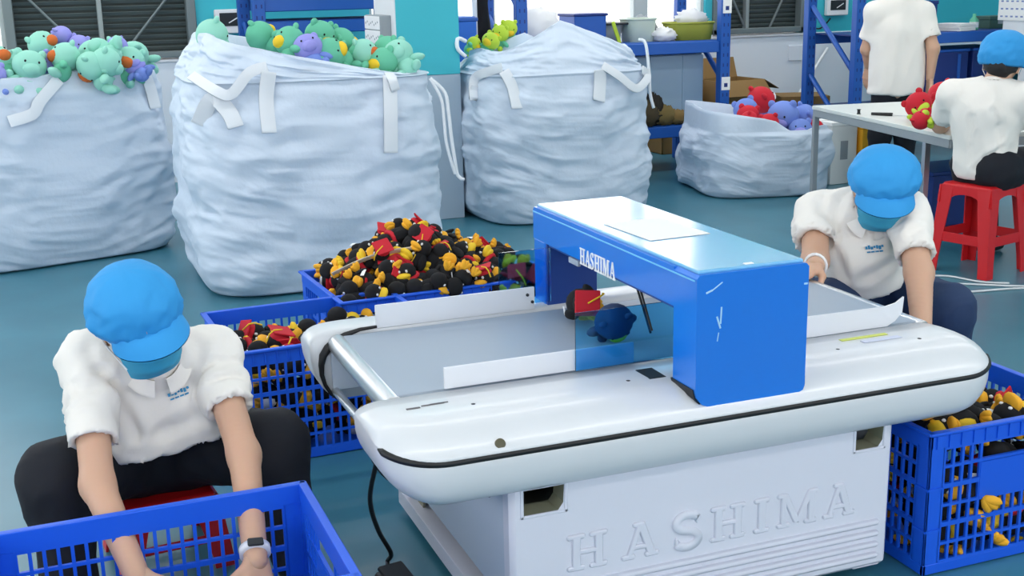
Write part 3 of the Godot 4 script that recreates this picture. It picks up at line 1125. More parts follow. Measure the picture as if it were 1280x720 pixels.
# ---------------------------------------------------------------- woven bulk bags
# rimf(u, w) gives [rim height, share by which the mouth is drawn in] for u, w in -1..1 across and along the bag
func bag(label: String, cx: float, cz: float, turn: float, hx: float, hz: float, hs: float, rimf: Callable, seed_: int, amp := 1.0, skirt := true) -> Array:
	var t := thing("bulk_bag", label, "bag", Vector3(cx, 0, cz), turn, "")
	var n1 := fnoise(seed_, 1.0, 2)
	var n2 := fnoise(seed_ + 50, 1.0, 3)
	var cols := 300
	var base := PackedVector2Array()
	for j in cols:
		var a := TAU * j / cols
		var c := cos(a)
		var s := sin(a)
		base.append(Vector2(hx * signf(c) * pow(absf(c), 0.44), hz * signf(s) * pow(absf(s), 0.44)))
	var rows := []
	for m in [0.0, 0.5, 0.86]:
		var r0 := PackedVector3Array()
		for j in cols:
			r0.append(Vector3(base[j].x * m, 0.003, base[j].y * m))
		rows.append(r0)
	var nb := 100
	for i in range(1, nb + 1):
		var v := float(i) / nb
		var row := PackedVector3Array()
		for j in cols:
			row.append(bag_point(base[j], v, hx, hz, hs, n1, n2, amp))
		rows.append(row)
	var first := 3
	var ns := 44 if skirt else 5
	for i in range(1, ns + 1):
		var w := float(i) / ns
		var row := PackedVector3Array()
		for j in cols:
			var top: PackedVector3Array = rows[first + nb - 1]
			var u := base[j].x / hx
			var ww := base[j].y / hz
			var rim: Array = rimf.call(u, ww)
			var k: float = 1.0 - rim[1] * pow(w, 1.25)
			var lip := 0.016 * exp(-w * 14.0) if skirt else 0.0
			var q := Vector3(base[j].x * 5.0, w * 1.5, base[j].y * 5.0)
			var q2 := Vector3(base[j].x * 2.5, w * 3.5 + u, base[j].y * 2.5)
			var dsp: float = (0.028 * n2.get_noise_3dv(q) + 0.030 * n1.get_noise_3dv(q2)) * minf(1.0, w * 4.0) if skirt else 0.0
			var o := Vector2(top[j].x, top[j].z)
			var od := o.normalized()
			o = o * k + od * (lip + dsp)
			row.append(Vector3(o.x, lerpf(top[j].y, rim[0], w) - (0.008 * sin(w * PI) if skirt else 0.0), o.y))
		rows.append(row)
	var rimrow: PackedVector3Array = rows[rows.size() - 1]
	for i in range(1, 9):
		var row := PackedVector3Array()
		for j in cols:
			var p := rimrow[j]
			var o := Vector2(p.x, p.z)
			o -= o.normalized() * (0.010 * minf(1.0, i / 2.0) + 0.012 * i)
			row.append(Vector3(o.x, p.y - (0.004 if i == 1 else 0.02 + 0.022 * i), o.y))
		rows.append(row)
	var flo := PackedVector3Array()
	var mean := 0.0
	for j in cols:
		mean += rows[rows.size() - 1][j].y / cols
	for j in cols:
		var p: Vector3 = rows[rows.size() - 1][j]
		flo.append(Vector3(p.x * 0.4, mean, p.z * 0.4))
	rows.append(flo)
	part(t, "sack", G.new().rings(rows, true, true).mesh(), M.bag)
	return [t, rows, hs, nb, base]


func bag_point(b: Vector2, v: float, hx: float, hz: float, hs: float, n1: FastNoiseLite, n2: FastNoiseLite, amp: float) -> Vector3:
	var y := v * hs
	var m := 1.0 - 0.07 * exp(-v * 16.0) - 0.035 * smoothstep(0.80, 1.0, v) + 0.03 * sin(PI * v) - 0.02
	var u := b.x / hx
	var slant := 0.10 * sin(u * 3.0 + b.y * 2.0 + y * 2.0)
	var q := Vector3(b.x * 1.5, (y + slant * 0.7) * 6.0, b.y * 1.5)
	var r1 := n1.get_noise_3dv(q)
	var r2 := n2.get_noise_3dv(q * 2.3 + Vector3(7, 3, 1))
	var big := n2.get_noise_3dv(Vector3(b.x * 2.0, y * 2.4, b.y * 2.0))
	var mod := clampf(0.65 + 0.9 * n1.get_noise_3dv(Vector3(b.x * 2.2 + 5.0, y * 2.6, b.y * 2.2)), 0.25, 1.3)
	var edge := smoothstep(0.0, 0.06, v) * (1.0 - 0.75 * smoothstep(0.93, 1.0, v))
	var d := (0.034 * (0.42 - absf(r1)) * mod + 0.013 * (0.4 - absf(r2)) * mod + 0.05 * big) * edge * amp
	var o := b * m
	var od := Vector2(b.x / (hx * hx), b.y / (hz * hz)).normalized().lerp(b.normalized(), 0.5).normalized()
	o += od * d
	return Vector3(o.x, y, o.y)


# the point of a bag's front (or other) face nearest to a local x and height, pushed out by off
func on_bag(bg: Array, x: float, y: float, off: float, front := true) -> Vector3:
	var rows: Array = bg[1]
	var best := Vector3.ZERO
	var bd := 1e9
	for i in range(3, rows.size() - 9):
		if absf(rows[i][0].y - y) > 0.35:
			continue
		var row: PackedVector3Array = rows[i]
		for j in row.size():
			if front and row[j].z < 0.0:
				continue
			var d := Vector2(row[j].x - x, row[j].y - y).length_squared()
			if d < bd:
				bd = d
				best = row[j]
	return best + Vector3(best.x * 0.25, 0.15, best.z * 1.2).normalized() * off


func strap(bg: Array, pts: Array, width := 0.055, called := "strap") -> void:
	# pts: [local x, height, offset]; a flat webbing band through them on the front face
	var c := Curve3D.new()
	for p in pts:
		c.add_point(on_bag(bg, p[0], p[1], p[2] + 0.012))
	for i in range(1, pts.size() - 1):
		var d := (c.get_point_position(i + 1) - c.get_point_position(i - 1)) * 0.16
		c.set_point_in(i, -d)
		c.set_point_out(i, d)
	var path := []
	var len_ := c.get_baked_length()
	var k := maxi(6, int(len_ / 0.02))
	for i in k + 1:
		path.append(c.sample_baked(len_ * i / k, true))
	var sides := []
	for i in path.size():
		var d: Vector3 = path[mini(i + 1, path.size() - 1)] - path[maxi(i - 1, 0)]
		sides.append(d.cross(Vector3(0.1, 0.25, 1.0)))
	part(bg[0], called, G.new().ribbon(path, sides, width, 0.009).mesh(), M.strap)


func cord(bg: Array, pts: Array, r := 0.006) -> void:
	var c := Curve3D.new()
	for p in pts:
		c.add_point(p)
	for i in range(1, pts.size() - 1):
		var d: Vector3 = (pts[i + 1] - pts[i - 1]) * 0.18
		c.set_point_in(i, -d)
		c.set_point_out(i, d)
	var path := []
	var n := maxi(8, int(c.get_baked_length() / 0.02))
	for i in n + 1:
		path.append(c.sample_baked(c.get_baked_length() * i / n, true))
	part(bg[0], "tie_cord", G.new().tube(path, r, 6).mesh(), M.strap)


var bag_a: Array
var bag_b: Array
var bag_c: Array
var bag_d: Array


func bags() -> void:
	bag_a = bag("white woven bulk bag full of mint plush toys at the left edge", -0.06, -7.40, 0.285, 0.66, 0.55, 0.99, func(u, _w): return [1.035 + 0.012 * sin(u * 5.0), 0.02], 4, 1.0, false)
	bag_b = bag("largest white woven bulk bag with raised top skirt, behind the blue toy crates", 1.235, -6.20, 0.0, 0.62, 0.56, 1.02, func(u, w): return [1.125 - 0.105 * u + 0.015 * sin(w * 4.0) + (0.02 if w < 0.0 else 0.0), 0.14 + 0.05 * absf(u)], 21, 1.0, true)
	bag_c = bag("white woven bulk bag with a peaked top skirt standing right of the teal column", 3.02, -7.26, 0.0, 0.568, 0.57, 0.90, func(u, w): return [1.235 - 0.20 * pow(absf(u + 0.02), 1.3) + 0.02 * sin(w * 5.0) - (0.13 * smoothstep(0.0, 0.5, -w)), 0.10 + 0.34 * (1.0 - absf(u))], 37, 1.0, true)
	bag_d = bag("low slumped white woven bag of red and blue toys beside the sewing table", 4.64, -7.33, -0.25, 0.455, 0.50, 0.45, func(u, w): return [0.525 - 0.06 * u - (0.075 * exp(-pow((u - 0.35) * 4.0, 2.0)) if w > 0.0 else -0.01), 0.03 + 0.03 * sin(u * 7.0)], 55, 1.2, false)
	# webbing loops and cords
	strap(bag_b, [[0.29, 0.66, 0.006], [0.30, 0.85, 0.010], [0.315, 1.02, 0.020]], 0.068)
	strap(bag_b, [[0.318, 1.03, 0.022], [0.325, 1.0, 0.035], [0.335, 0.95, 0.03]], 0.045)
	strap(bag_b, [[-0.28, 0.80, 0.006], [-0.265, 0.95, 0.010], [-0.25, 1.07, 0.022]], 0.068)
	strap(bag_b, [[-0.25, 1.085, 0.03], [-0.33, 1.06, 0.035], [-0.42, 0.97, 0.03], [-0.49, 0.99, 0.035], [-0.57, 1.05, 0.03]], 0.05)
	strap(bag_b, [[-0.57, 0.84, 0.012], [-0.50, 0.95, 0.03], [-0.44, 0.90, 0.012], [-0.42, 0.83, 0.008]], 0.075)
	cord(bag_b, [Vector3(0.55, 1.0, 0.46), Vector3(0.61, 0.93, 0.50), Vector3(0.625, 0.72, 0.53), Vector3(0.65, 0.52, 0.54), Vector3(0.68, 0.50, 0.55)], 0.009)
	cord(bag_b, [Vector3(0.55, 1.0, 0.46), Vector3(0.59, 0.90, 0.50), Vector3(0.60, 0.68, 0.53), Vector3(0.635, 0.53, 0.54)], 0.008)
	strap(bag_c, [[-0.41, 0.72, 0.006], [-0.42, 0.85, 0.012], [-0.45, 0.93, 0.024]], 0.07)
	strap(bag_c, [[-0.46, 0.95, 0.03], [-0.56, 0.87, 0.04], [-0.68, 0.76, 0.04], [-0.74, 0.80, 0.03], [-0.77, 0.86, 0.02]], 0.055)
	strap(bag_c, [[0.12, 0.74, 0.006], [0.12, 0.84, 0.012], [0.14, 0.92, 0.024]], 0.08)
	strap(bag_c, [[0.15, 0.94, 0.03], [0.25, 0.87, 0.04], [0.36, 0.79, 0.04], [0.46, 0.84, 0.03], [0.49, 0.87, 0.02], [0.44, 0.90, 0.02]], 0.05)
	cord(bag_c, [Vector3(0.52, 1.08, 0.32), Vector3(0.545, 1.06, 0.36), Vector3(0.55, 0.9, 0.40), Vector3(0.545, 0.75, 0.43), Vector3(0.565, 0.66, 0.44)], 0.010)
	cord(bag_c, [Vector3(-0.54, 1.10, 0.05), Vector3(-0.60, 1.12, 0.08), Vector3(-0.61, 1.06, 0.10), Vector3(-0.56, 1.01, 0.10)], 0.013)
	strap(bag_a, [[-0.02, 1.0, 0.010], [-0.06, 0.90, 0.012], [-0.16, 0.83, 0.012], [-0.28, 0.80, 0.010]], 0.06)
	strap(bag_a, [[0.47, 1.02, 0.014], [0.50, 0.93, 0.014], [0.52, 0.80, 0.008]], 0.065)

# ---------------------------------------------------------------- blue lattice crates
func lattice(g: G, w: float, y0: float, y1: float, cols: int, rows: int, th: float, xf: Transform3D, gap: Array) -> void:
	# bars of one wall in its own plane, x from -w/2 to w/2; gap = [first col, last col] of a handle
	var px := w / cols
	var py := (y1 - y0) / rows
	for i in cols + 1:
		var x := -w / 2 + i * px
		var top := y1
		if gap.size() and i > gap[0] and i <= gap[1]:
			top = y1 - py * 3
		g.box(xf * Vector3(x, (y0 + top) / 2, 0), Vector3(0.0075, top - y0, th), 0.0, xf.basis)
	for i in rows + 1:
		var y := y0 + i * py
		var hh := 0.012 if i % 2 == 0 else 0.0075
		g.box(xf * Vector3(0, y, 0), Vector3(w, hh, th + 0.0014), 0.0, xf.basis)
	if gap.size():
		var gx: float = -w / 2 + (gap[0] + gap[1] + 1) * px / 2
		var gw: float = (gap[1] - gap[0] + 1) * px
		g.box(xf * Vector3(gx, y1 - py * 2.05, 0), Vector3(gw, py * 1.9, th + 0.003), 0.0, xf.basis)


func crate(label: String, cx: float, cz: float, turn: float, w: float, d: float, h: float, handle_side := 0, group := "") -> Node3D:
	var t := thing("plastic_crate", label, "crate", Vector3(cx, 0, cz), turn, group)
	var th := 0.007
	var top := G.new()
	# deep rim band with a small out-turned lip
	for s in [-1.0, 1.0]:
		top.box(Vector3(0, h - 0.0225, s * (d / 2 - th / 2)), Vector3(w + 0.002, 0.045, th + 0.002), 0.002)
		top.box(Vector3(s * (w / 2 - th / 2), h - 0.0225, 0), Vector3(th + 0.002, 0.045, d + 0.002), 0.002)
		top.box(Vector3(0, h - 0.004, s * (d / 2 + 0.003)), Vector3(w + 0.02, 0.009, 0.018), 0.003)
		top.box(Vector3(s * (w / 2 + 0.003), h - 0.004, 0), Vector3(0.018, 0.009, d + 0.02), 0.003)
	# vertical stiffeners under the lip
	var k := int(w / 0.035)
	for i in k:
		var x := -w / 2 + (i + 0.5) * w / k
		for s in [-1.0, 1.0]:
			top.box(Vector3(x, h - 0.026, s * (d / 2 + 0.002)), Vector3(0.004, 0.036, 0.006))
	part(t, "rim", top.mesh(), M.crate)
	var pw := 0.045
	for sx in [-1.0, 1.0]:
		for sz in [-1.0, 1.0]:
			var post := G.new()
			post.box(Vector3(sx * (w / 2 - pw / 2), h / 2 - 0.02, sz * (d / 2 - th / 2)), Vector3(pw, h - 0.045, th), 0.002)
			post.box(Vector3(sx * (w / 2 - th / 2), h / 2 - 0.02, sz * (d / 2 - pw / 2)), Vector3(th, h - 0.045, pw), 0.002)
			for y in [0.12, 0.23]:
				post.box(Vector3(sx * (w / 2 - pw / 2 + 0.002), y, sz * (d / 2 + 0.001)), Vector3(pw, 0.006, 0.006))
				post.box(Vector3(sx * (w / 2 + 0.001), y, sz * (d / 2 - pw / 2 + 0.002)), Vector3(0.006, 0.006, pw))
			part(t, "corner_post", post.mesh(), M.crate)
	var y1 := h - 0.045
	var y0 := 0.03
	for s in [-1.0, 1.0]:
		var ww := w - 2 * pw
		var g := G.new()
		var nc := int(ww / 0.0265)
		var gap := [nc / 2 - 3, nc / 2 + 2] if handle_side == 1 else []
		lattice(g, ww, y0, y1, nc, 6, th, Transform3D(Basis(), Vector3(0, 0, s * (d / 2 - th / 2))), gap)
		part(t, "lattice_wall", g.mesh(), M.crate)
		var dd := d - 2 * pw
		g = G.new()
		nc = int(dd / 0.0265)
		gap = [nc / 2 - 3, nc / 2 + 2] if handle_side == 2 else []
		lattice(g, dd, y0, y1, nc, 6, th, Transform3D(Basis(Vector3.UP, PI / 2), Vector3(s * (w / 2 - th / 2), 0, 0)), gap)
		part(t, "lattice_wall", g.mesh(), M.crate)
	var bt := G.new()
	bt.box(Vector3(0, 0.009, 0), Vector3(w - 0.006, 0.018, d - 0.006), 0.004)
	for s in [-1.0, 1.0]:
		bt.box(Vector3(0, 0.0165, s * (d / 2 - th / 2)), Vector3(w + 0.003, 0.027, th + 0.003), 0.002)
		bt.box(Vector3(s * (w / 2 - th / 2), 0.0165, 0), Vector3(th + 0.003, 0.027, d + 0.003), 0.002)
	part(t, "base", bt.mesh(), M.crate)
	return t


func crates() -> void:
	crate("blue lattice crate in front of the worker on the left, with his hands in it", 0.125, -2.27, 0.01, 0.645, 0.47, 0.38, 2)
	crate("blue lattice crate of black toys under the left end of the conveyor", 0.775, -3.84, 0.045, 0.66, 0.52, 0.38, 2)
	crate("blue lattice crate heaped highest with black and red toys between the bags and the machine", 1.30, -4.31, 0.06, 0.84, 0.54, 0.38, 2)
	crate("blue lattice crate of black toys at the right edge beside the machine", 2.155, -2.50, 0.0, 0.51, 0.64, 0.38, 1)


# ---------------------------------------------------------------- small plush birds
var birds := []


func bird_proto(kind: int) -> Node3D:
	var t := thing("plush_bird", "small black plush bird", "toy")
	var g := G.new().ellipsoid(Vector3(0, 0.058, 0), Vector3(0.047, 0.060, 0.044), Basis(), 14, 9)
	g.ellipsoid(Vector3(0, 0.125, 0.004), Vector3(0.042, 0.038, 0.040), Basis(), 14, 9)
	part(t, "body", g.mesh(), M.plush_black)
	for s in [-1.0, 1.0]:
		part(t, "wing", G.new().ellipsoid(Vector3(s * 0.048, 0.066, 0.0), Vector3(0.012, 0.040, 0.024), Basis(Vector3.FORWARD, -s * 0.35), 9, 6).mesh(), M.plush_black)
		# three-lobed webbed foot
		var f := G.new()
		for a in [-0.5, 0.0, 0.5]:
			f.ellipsoid(Vector3(s * 0.028 + sin(a) * 0.020, 0.010, 0.034 + cos(a) * 0.020), Vector3(0.013, 0.013, 0.026), Basis(Vector3.UP, a), 8, 5)
		part(t, "foot", f.mesh(), M.yellow if kind != 2 else M.gold)
	# broad duck bill in two halves
	var b := G.new().ellipsoid(Vector3(0, 0.120, 0.046), Vector3(0.034, 0.015, 0.031), Basis(Vector3.RIGHT, -0.25), 12, 6)
	b.ellipsoid(Vector3(0, 0.108, 0.042), Vector3(0.028, 0.012, 0.024), Basis(Vector3.RIGHT, 0.2), 12, 6)
	part(t, "bill", b.mesh(), M.yellow if kind != 2 else M.gold)
	for s in [-1.0, 1.0]:
		part(t, "eye", G.new().ellipsoid(Vector3(s * 0.018, 0.140, 0.036), Vector3(0.006, 0.007, 0.005), Basis(), 8, 5).mesh(), M.white)
	if kind == 0 or kind == 3:
		part(t, "belly_patch", G.new().ellipsoid(Vector3(0, 0.058, 0.022), Vector3(0.030, 0.042, 0.026), Basis(), 10, 7).mesh(), M.gold if kind == 3 else M.white)
	if kind == 1:
		var c := G.new().ellipsoid(Vector3(0, 0.150, 0.0), Vector3(0.038, 0.024, 0.037), Basis(), 12, 6)
		part(t, "red_cap", c.mesh(), M.plush_red)
		part(t, "cap_board", G.new().box(Vector3(0, 0.174, 0), Vector3(0.082, 0.007, 0.082), 0.003, Basis(Vector3.UP, 0.6)).mesh(), M.plush_red)
		part(t, "tassel", G.new().tube([Vector3(0, 0.178, 0), Vector3(0.04, 0.179, 0.02), Vector3(0.056, 0.165, 0.028), Vector3(0.058, 0.135, 0.03)], 0.003, 5).mesh(), M.gold)
	elif kind == 2:
		part(t, "red_scarf", G.new().ring_tube(Vector3(0, 0.096, 0.002), Vector3(0.040, 0, 0), Vector3(0, 0, 0.038), 0.011, 14, 6).mesh(), M.plush_red)
	if kind != 2:
		part(t, "care_tag", G.new().box(Vector3(-0.05, 0.03, -0.02), Vector3(0.030, 0.022, 0.0015), 0.0, Basis(Vector3.UP, 0.8)).mesh(), M.white)
	return t


const BIRD_LABEL := ["white-bellied", "red-capped", "red-scarfed", "gold-bellied"]
const NTH := ["first", "second", "third", "fourth", "fifth", "sixth", "seventh", "eighth", "ninth", "tenth", "eleventh", "twelfth"]


# spots: [place, kind, column, row counted from the front, rows]
func heap_of_birds(spots: Array, where: String, group: String, scale_ := 1.0) -> void:
	for s in spots:
		var k: int = s[1]
		var b := Basis(Vector3(rng.randf_range(-1, 1), rng.randf_range(-0.3, 0.3), rng.randf_range(-1, 1)).normalized(), rng.randf_range(0.3, 1.9)) * Basis(Vector3.UP, rng.randf_range(-2.0, 2.2))
		var sc: float = scale_ * rng.randf_range(0.92, 1.06)
		var o: Vector3 = s[0] - b * Vector3(0, 0.085, 0) * sc
		var row: String = "" if s[4] == 1 else ("front row " if s[3] == 0 else ("back row " if s[3] == s[4] - 1 else NTH[s[3]] + " row "))
		var lb: String = "%s plush bird, %s from left %s" % [BIRD_LABEL[k], NTH[s[2]], where.replace("ROW ", row)]
		if not birds[k].has_meta("used"):
			birds[k].transform = Transform3D(b.scaled(Vector3(sc, sc, sc)), o)
			birds[k].set_meta("label", lb)
			birds[k].set_meta("group", group)
			birds[k].set_meta("used", true)
		else:
			dup(birds[k], "plush_bird", lb, Transform3D(b.scaled(Vector3(sc, sc, sc)), o), group)


func kind_pick() -> int:
	var r := rng.randf()
	return 1 if r < 0.20 else (2 if r < 0.38 else (3 if r < 0.72 else 0))


func grid_spots(x0: float, x1: float, z0: float, z1: float, nx: int, nz: int, yf: Callable, jit := 0.3) -> Array:
	var out := []
	for j in nz:
		for i in nx:
			var x := lerpf(x0, x1, (i + 0.5 + rng.randf_range(-jit, jit)) / nx)
			var z := lerpf(z0, z1, (j + 0.5 + rng.randf_range(-jit, jit)) / nz)
			out.append([Vector3(x, yf.call(x, z) + rng.randf_range(-0.015, 0.015), z), kind_pick(), i, nz - 1 - j, nz])
	return out


func heaps() -> void:
	for k in 4:
		birds.append(bird_proto(k))
	# crate under the conveyor end: a top layer below the rim and the layers seen through its front wall
	heap_of_birds(grid_spots(0.52, 1.02, -4.04, -3.64, 7, 4, func(_x, _z): return 0.290), "in ROW of crate under conveyor", "birds on top in the crate under the conveyor end", 0.88)
	heap_of_birds(grid_spots(0.52, 1.04, -3.72, -3.65, 6, 1, func(_x, _z): return 0.19, 0.15), "behind middle lattice, crate under conveyor", "birds behind the lattice of the crate under the conveyor end")
	heap_of_birds(grid_spots(0.52, 1.04, -3.72, -3.65, 6, 1, func(_x, _z): return 0.085, 0.15), "behind lowest lattice, crate under conveyor", "birds behind the lattice of the crate under the conveyor end")
	# tall heap
	var hill := func(x, z): return 0.345 + 0.165 * exp(-pow((x - 1.26) / 0.26, 2.0)) * exp(-pow((z + 4.40) / 0.26, 2.0)) + 0.02 * clampf(x - 1.2, 0.0, 0.4)
	heap_of_birds(grid_spots(0.93, 1.69, -4.56, -4.05, 11, 7, hill), "in the ROW of the tall heap", "birds in the tall heap behind the machine", 0.84)
	heap_of_birds(grid_spots(1.08, 1.46, -4.48, -4.22, 4, 2, func(x, z): return hill.call(x, z) - 0.085), "in ROW buried within tall heap", "birds buried in the tall heap behind the machine")
	# right crate
	heap_of_birds(grid_spots(1.96, 2.36, -2.52, -2.24, 5, 3, func(_x, z): return 0.330 if z > -2.35 else 0.300), "in ROW of the right edge crate", "birds on top in the crate at the right edge", 0.86)
	heap_of_birds(grid_spots(1.96, 2.36, -2.29, -2.24, 5, 1, func(_x, _z): return 0.20, 0.15), "behind middle front lattice, right crate", "birds behind the lattice of the crate at the right edge")
	heap_of_birds(grid_spots(1.96, 2.36, -2.29, -2.24, 5, 1, func(_x, _z): return 0.09, 0.15), "behind lowest front lattice, right crate", "birds behind the lattice of the crate at the right edge")
	var sp := []
	for i in 3:
		sp.append([Vector3(2.035, 0.20, -2.60 + i * 0.11), kind_pick(), i, 0, 1])
	heap_of_birds(sp, "behind middle side lattice, right crate", "birds behind the side lattice of the crate at the right edge", 0.8)
	sp = []
	for i in 3:
		sp.append([Vector3(2.035, 0.09, -2.60 + i * 0.11), kind_pick(), i, 0, 1])
	heap_of_birds(sp, "behind lowest side lattice, right crate", "birds behind the side lattice of the crate at the right edge", 0.8)
	# a few in the crate before the left worker
	sp = [[Vector3(0.12, 0.10, -2.30), 2, 0, 0, 1], [Vector3(0.22, 0.10, -2.36), 1, 1, 0, 1], [Vector3(0.30, 0.10, -2.18), 1, 2, 0, 1], [Vector3(0.375, 0.225, -2.10), 3, 3, 0, 1]]
	heap_of_birds(sp, "in the crate under the left worker's hands", "birds in the left worker's crate")
	plush_toys()


# ---------------------------------------------------------------- soft round-headed plush toys
func plush_proto(called: String, label: String, body: Material, muzzle: Material, limb: Material, style := 0) -> Node3D:
	var t := thing(called, label, "toy")
	part(t, "head", G.new().ellipsoid(Vector3(0, 0.15, 0), Vector3(0.088, 0.080, 0.080), Basis(), 18, 12).mesh(), body)
	part(t, "body", G.new().ellipsoid(Vector3(0, 0.055, 0), Vector3(0.060, 0.060, 0.052), Basis(), 14, 9).mesh(), limb)
	part(t, "muzzle", G.new().ellipsoid(Vector3(0, 0.130, 0.062), Vector3(0.046, 0.034, 0.034), Basis(), 12, 8).mesh(), muzzle)
	for s in [-1.0, 1.0]:
		part(t, "ear", G.new().ellipsoid(Vector3(s * 0.060, 0.212, -0.005), Vector3(0.022, 0.024, 0.015), Basis(), 10, 7).mesh(), body)
		part(t, "arm", G.new().ellipsoid(Vector3(s * 0.080, 0.065, 0.018), Vector3(0.045, 0.022, 0.024), Basis(Vector3.FORWARD, s * 0.5), 10, 7).mesh(), limb)
		part(t, "leg", G.new().ellipsoid(Vector3(s * 0.048, 0.015, 0.045), Vector3(0.026, 0.026, 0.045), Basis(Vector3.UP, s * 0.4), 10, 7).mesh(), body if style == 0 else limb)
		part(t, "eye", G.new().ellipsoid(Vector3(s * 0.034, 0.168, 0.070), Vector3(0.006, 0.007, 0.005), Basis(), 7, 5).mesh(), M.plush_black)
	return t


func scatter(proto: Node3D, called: String, spots: Array, label: String, group: String, tip := 1.2) -> void:
	# spots: [position, scale]; the first spot takes the proto itself
	var order := range(spots.size())
	order.sort_custom(func(p, q): return spots[p][0].x / -spots[p][0].z < spots[q][0].x / -spots[q][0].z)
	for i in spots.size():
		var b := Basis(Vector3(rng.randf_range(-1, 1), 0.0, rng.randf_range(-1, 1)).normalized(), rng.randf_range(0.1, tip)) * Basis(Vector3.UP, rng.randf_range(-1.6, 2.0))
		var s: float = spots[i][1]
		var xf := Transform3D(b.scaled(Vector3(s, s, s)), spots[i][0] - b * Vector3(0, 0.12, 0) * s)
		var lb: String = "%s, %s from the left" % [label, NTH[order.find(i)]] if spots[i].size() < 3 else spots[i][2]
		if i == 0 and not proto.has_meta("used"):
			proto.transform = xf
			proto.set_meta("label", lb)
			proto.set_meta("group", group)
			proto.set_meta("used", true)
		else:
			dup(proto, called, lb, xf, group).set_meta("used", true)


func plush_toys() -> void:
	var mint := plush_proto("plush_bear", "mint", M.plush_teal, M.plush_orange, M.plush_green)
	var minty := plush_proto("plush_bear", "mint2", M.plush_teal, M.plush_teal, M.plush_teal)
	var violet := plush_proto("plush_bear", "violet", M.plush_violet, M.plush_violet, M.plush_blue, 1)
	var green := plush_proto("plush_bear", "green", M.plush_green, M.gold, M.plush_green)
	# left bag
	var a := []
	for p in [[-0.19, 1.09, -7.0], [0.05, 1.15, -7.2], [0.13, 1.09, -6.95], [0.26, 1.06, -6.92], [0.30, 1.10, -7.10], [-0.34, 1.06, -7.0], [0.46, 1.05, -7.05]]:
		a.append([Vector3(p[0], p[1], p[2]), 0.95])
	scatter(mint, "plush_bear", a, "mint plush bear with orange muzzle on the left bag", "mint bears with orange muzzles on the left bag", 1.5)
	a = []
	for p in [[0.325, 1.12, -7.02], [-0.05, 1.05, -6.92], [0.33, 1.05, -6.90], [0.20, 1.04, -7.25], [-0.1, 1.06, -7.4], [0.1, 1.06, -7.5], [0.52, 1.08, -7.3], [0.42, 1.08, -7.22], [-0.45, 1.05, -7.2]]:
		a.append([Vector3(p[0], p[1], p[2]), 1.0])
	scatter(minty, "plush_bear", a, "plain mint plush bear heaped on the left bulk bag", "plain mint bears on the left bag", 1.5)
	a = []
	for p in [[0.155, 1.20, -7.28], [0.22, 1.14, -7.22], [0.41, 1.13, -7.12], [-0.27, 1.03, -6.93], [0.02, 1.07, -7.02], [0.50, 1.03, -7.02], [-0.22, 1.02, -6.88]]:
		a.append([Vector3(p[0], p[1], p[2]), 0.72])
	scatter(violet, "plush_bear", a, "small violet plush bear on the left bag", "violet bears on the left bag", 1.4)
	# largest bag
	a = []
	for p in [[1.15, 1.17, -5.98], [1.31, 1.19, -6.05], [1.07, 1.20, -6.2], [1.44, 1.15, -6.1], [1.66, 1.10, -6.05], [1.60, 1.05, -5.93], [1.36, 1.12, -5.93]]:
		a.append([Vector3(p[0], p[1], p[2]), 0.9])
	scatter(green, "plush_bear", a, "green plush bear with gold muzzle on the largest bag", "green bears on the largest bag", 1.5)
	scatter(minty, "plush_bear", [[Vector3(0.80, 1.20, -6.2), 1.0], [Vector3(1.70, 1.09, -5.95), 0.9]], "plain mint plush bear on the largest bag", "plain mint bears on the largest bag")
	scatter(mint, "plush_bear", [[Vector3(1.525, 1.10, -5.98), 0.85, "mint plush bear with an orange muzzle at the right of the largest bulk bag"]], "", "")
	scatter(violet, "plush_bear", [[Vector3(1.23, 1.14, -5.90), 0.85, "violet plush bear lying among green ones on the largest bulk bag"]], "", "")
	# low bag
	var blue := plush_proto("plush_ball", "blue", M.plush_blue, M.plush_violet, M.plush_red)
	var redb := plush_proto("plush_ball", "red", M.plush_red, M.white, M.plush_blue)
	scatter(blue, "plush_ball", [[Vector3(4.710, 0.490, -7.060), 1.25, "largest round blue plush toy in the low white bag"], [Vector3(4.890, 0.485, -7.080), 1.0, "round blue plush toy at the right side of the low white bag"], [Vector3(4.750, 0.415, -6.920), 0.9, "round blue plush toy lowest at the front rim of the low white bag"], [Vector3(4.610, 0.515, -7.370), 1.0, "pale blue plush toy at the back of the low white bag"]], "", "", 0.6)
	scatter(redb, "plush_ball", [[Vector3(4.870, 0.555, -7.580), 1.2, "round red plush toy standing highest in the low white bag"], [Vector3(4.540, 0.470, -6.980), 0.8, "red and white plush toy at the front rim of the low white bag"], [Vector3(4.430, 0.490, -7.060), 0.75, "red and white plush toy at the left of the low white bag"], [Vector3(4.890, 0.425, -6.940), 0.7, "red and white plush toy under the blue ones in the low white bag"], [Vector3(4.490, 0.500, -7.170), 0.9, "red and white plush toy behind the front ones in the low white bag"]], "", "", 0.9)
	# on the sewing table
	var rw := plush_proto("plush_ball", "redtable", M.plush_red, M.lime, M.lime, 1)
	scatter(rw, "plush_ball", [[Vector3(4.50, 0.73, -5.42), 0.85, "red plush toy with lime limbs lying on the sewing table"], [Vector3(4.16, 0.72, -4.98), 0.6, "small red plush toy at the table edge by the seated worker's back"], [Vector3(4.37, 0.70, -5.24), 0.55, "small red and lime plush toy at the front edge of the sewing table"]], "", "", 1.4)
	scatter(redb, "plush_ball", [[Vector3(4.75, 0.75, -5.55), 1.0, "blue and red plush toy at the back of the sewing table pile"]], "", "", 1.4)
	# behind the peaked bag
	var lime := plush_proto("plush_bear", "lime", M.lime, M.gold, M.plush_green)
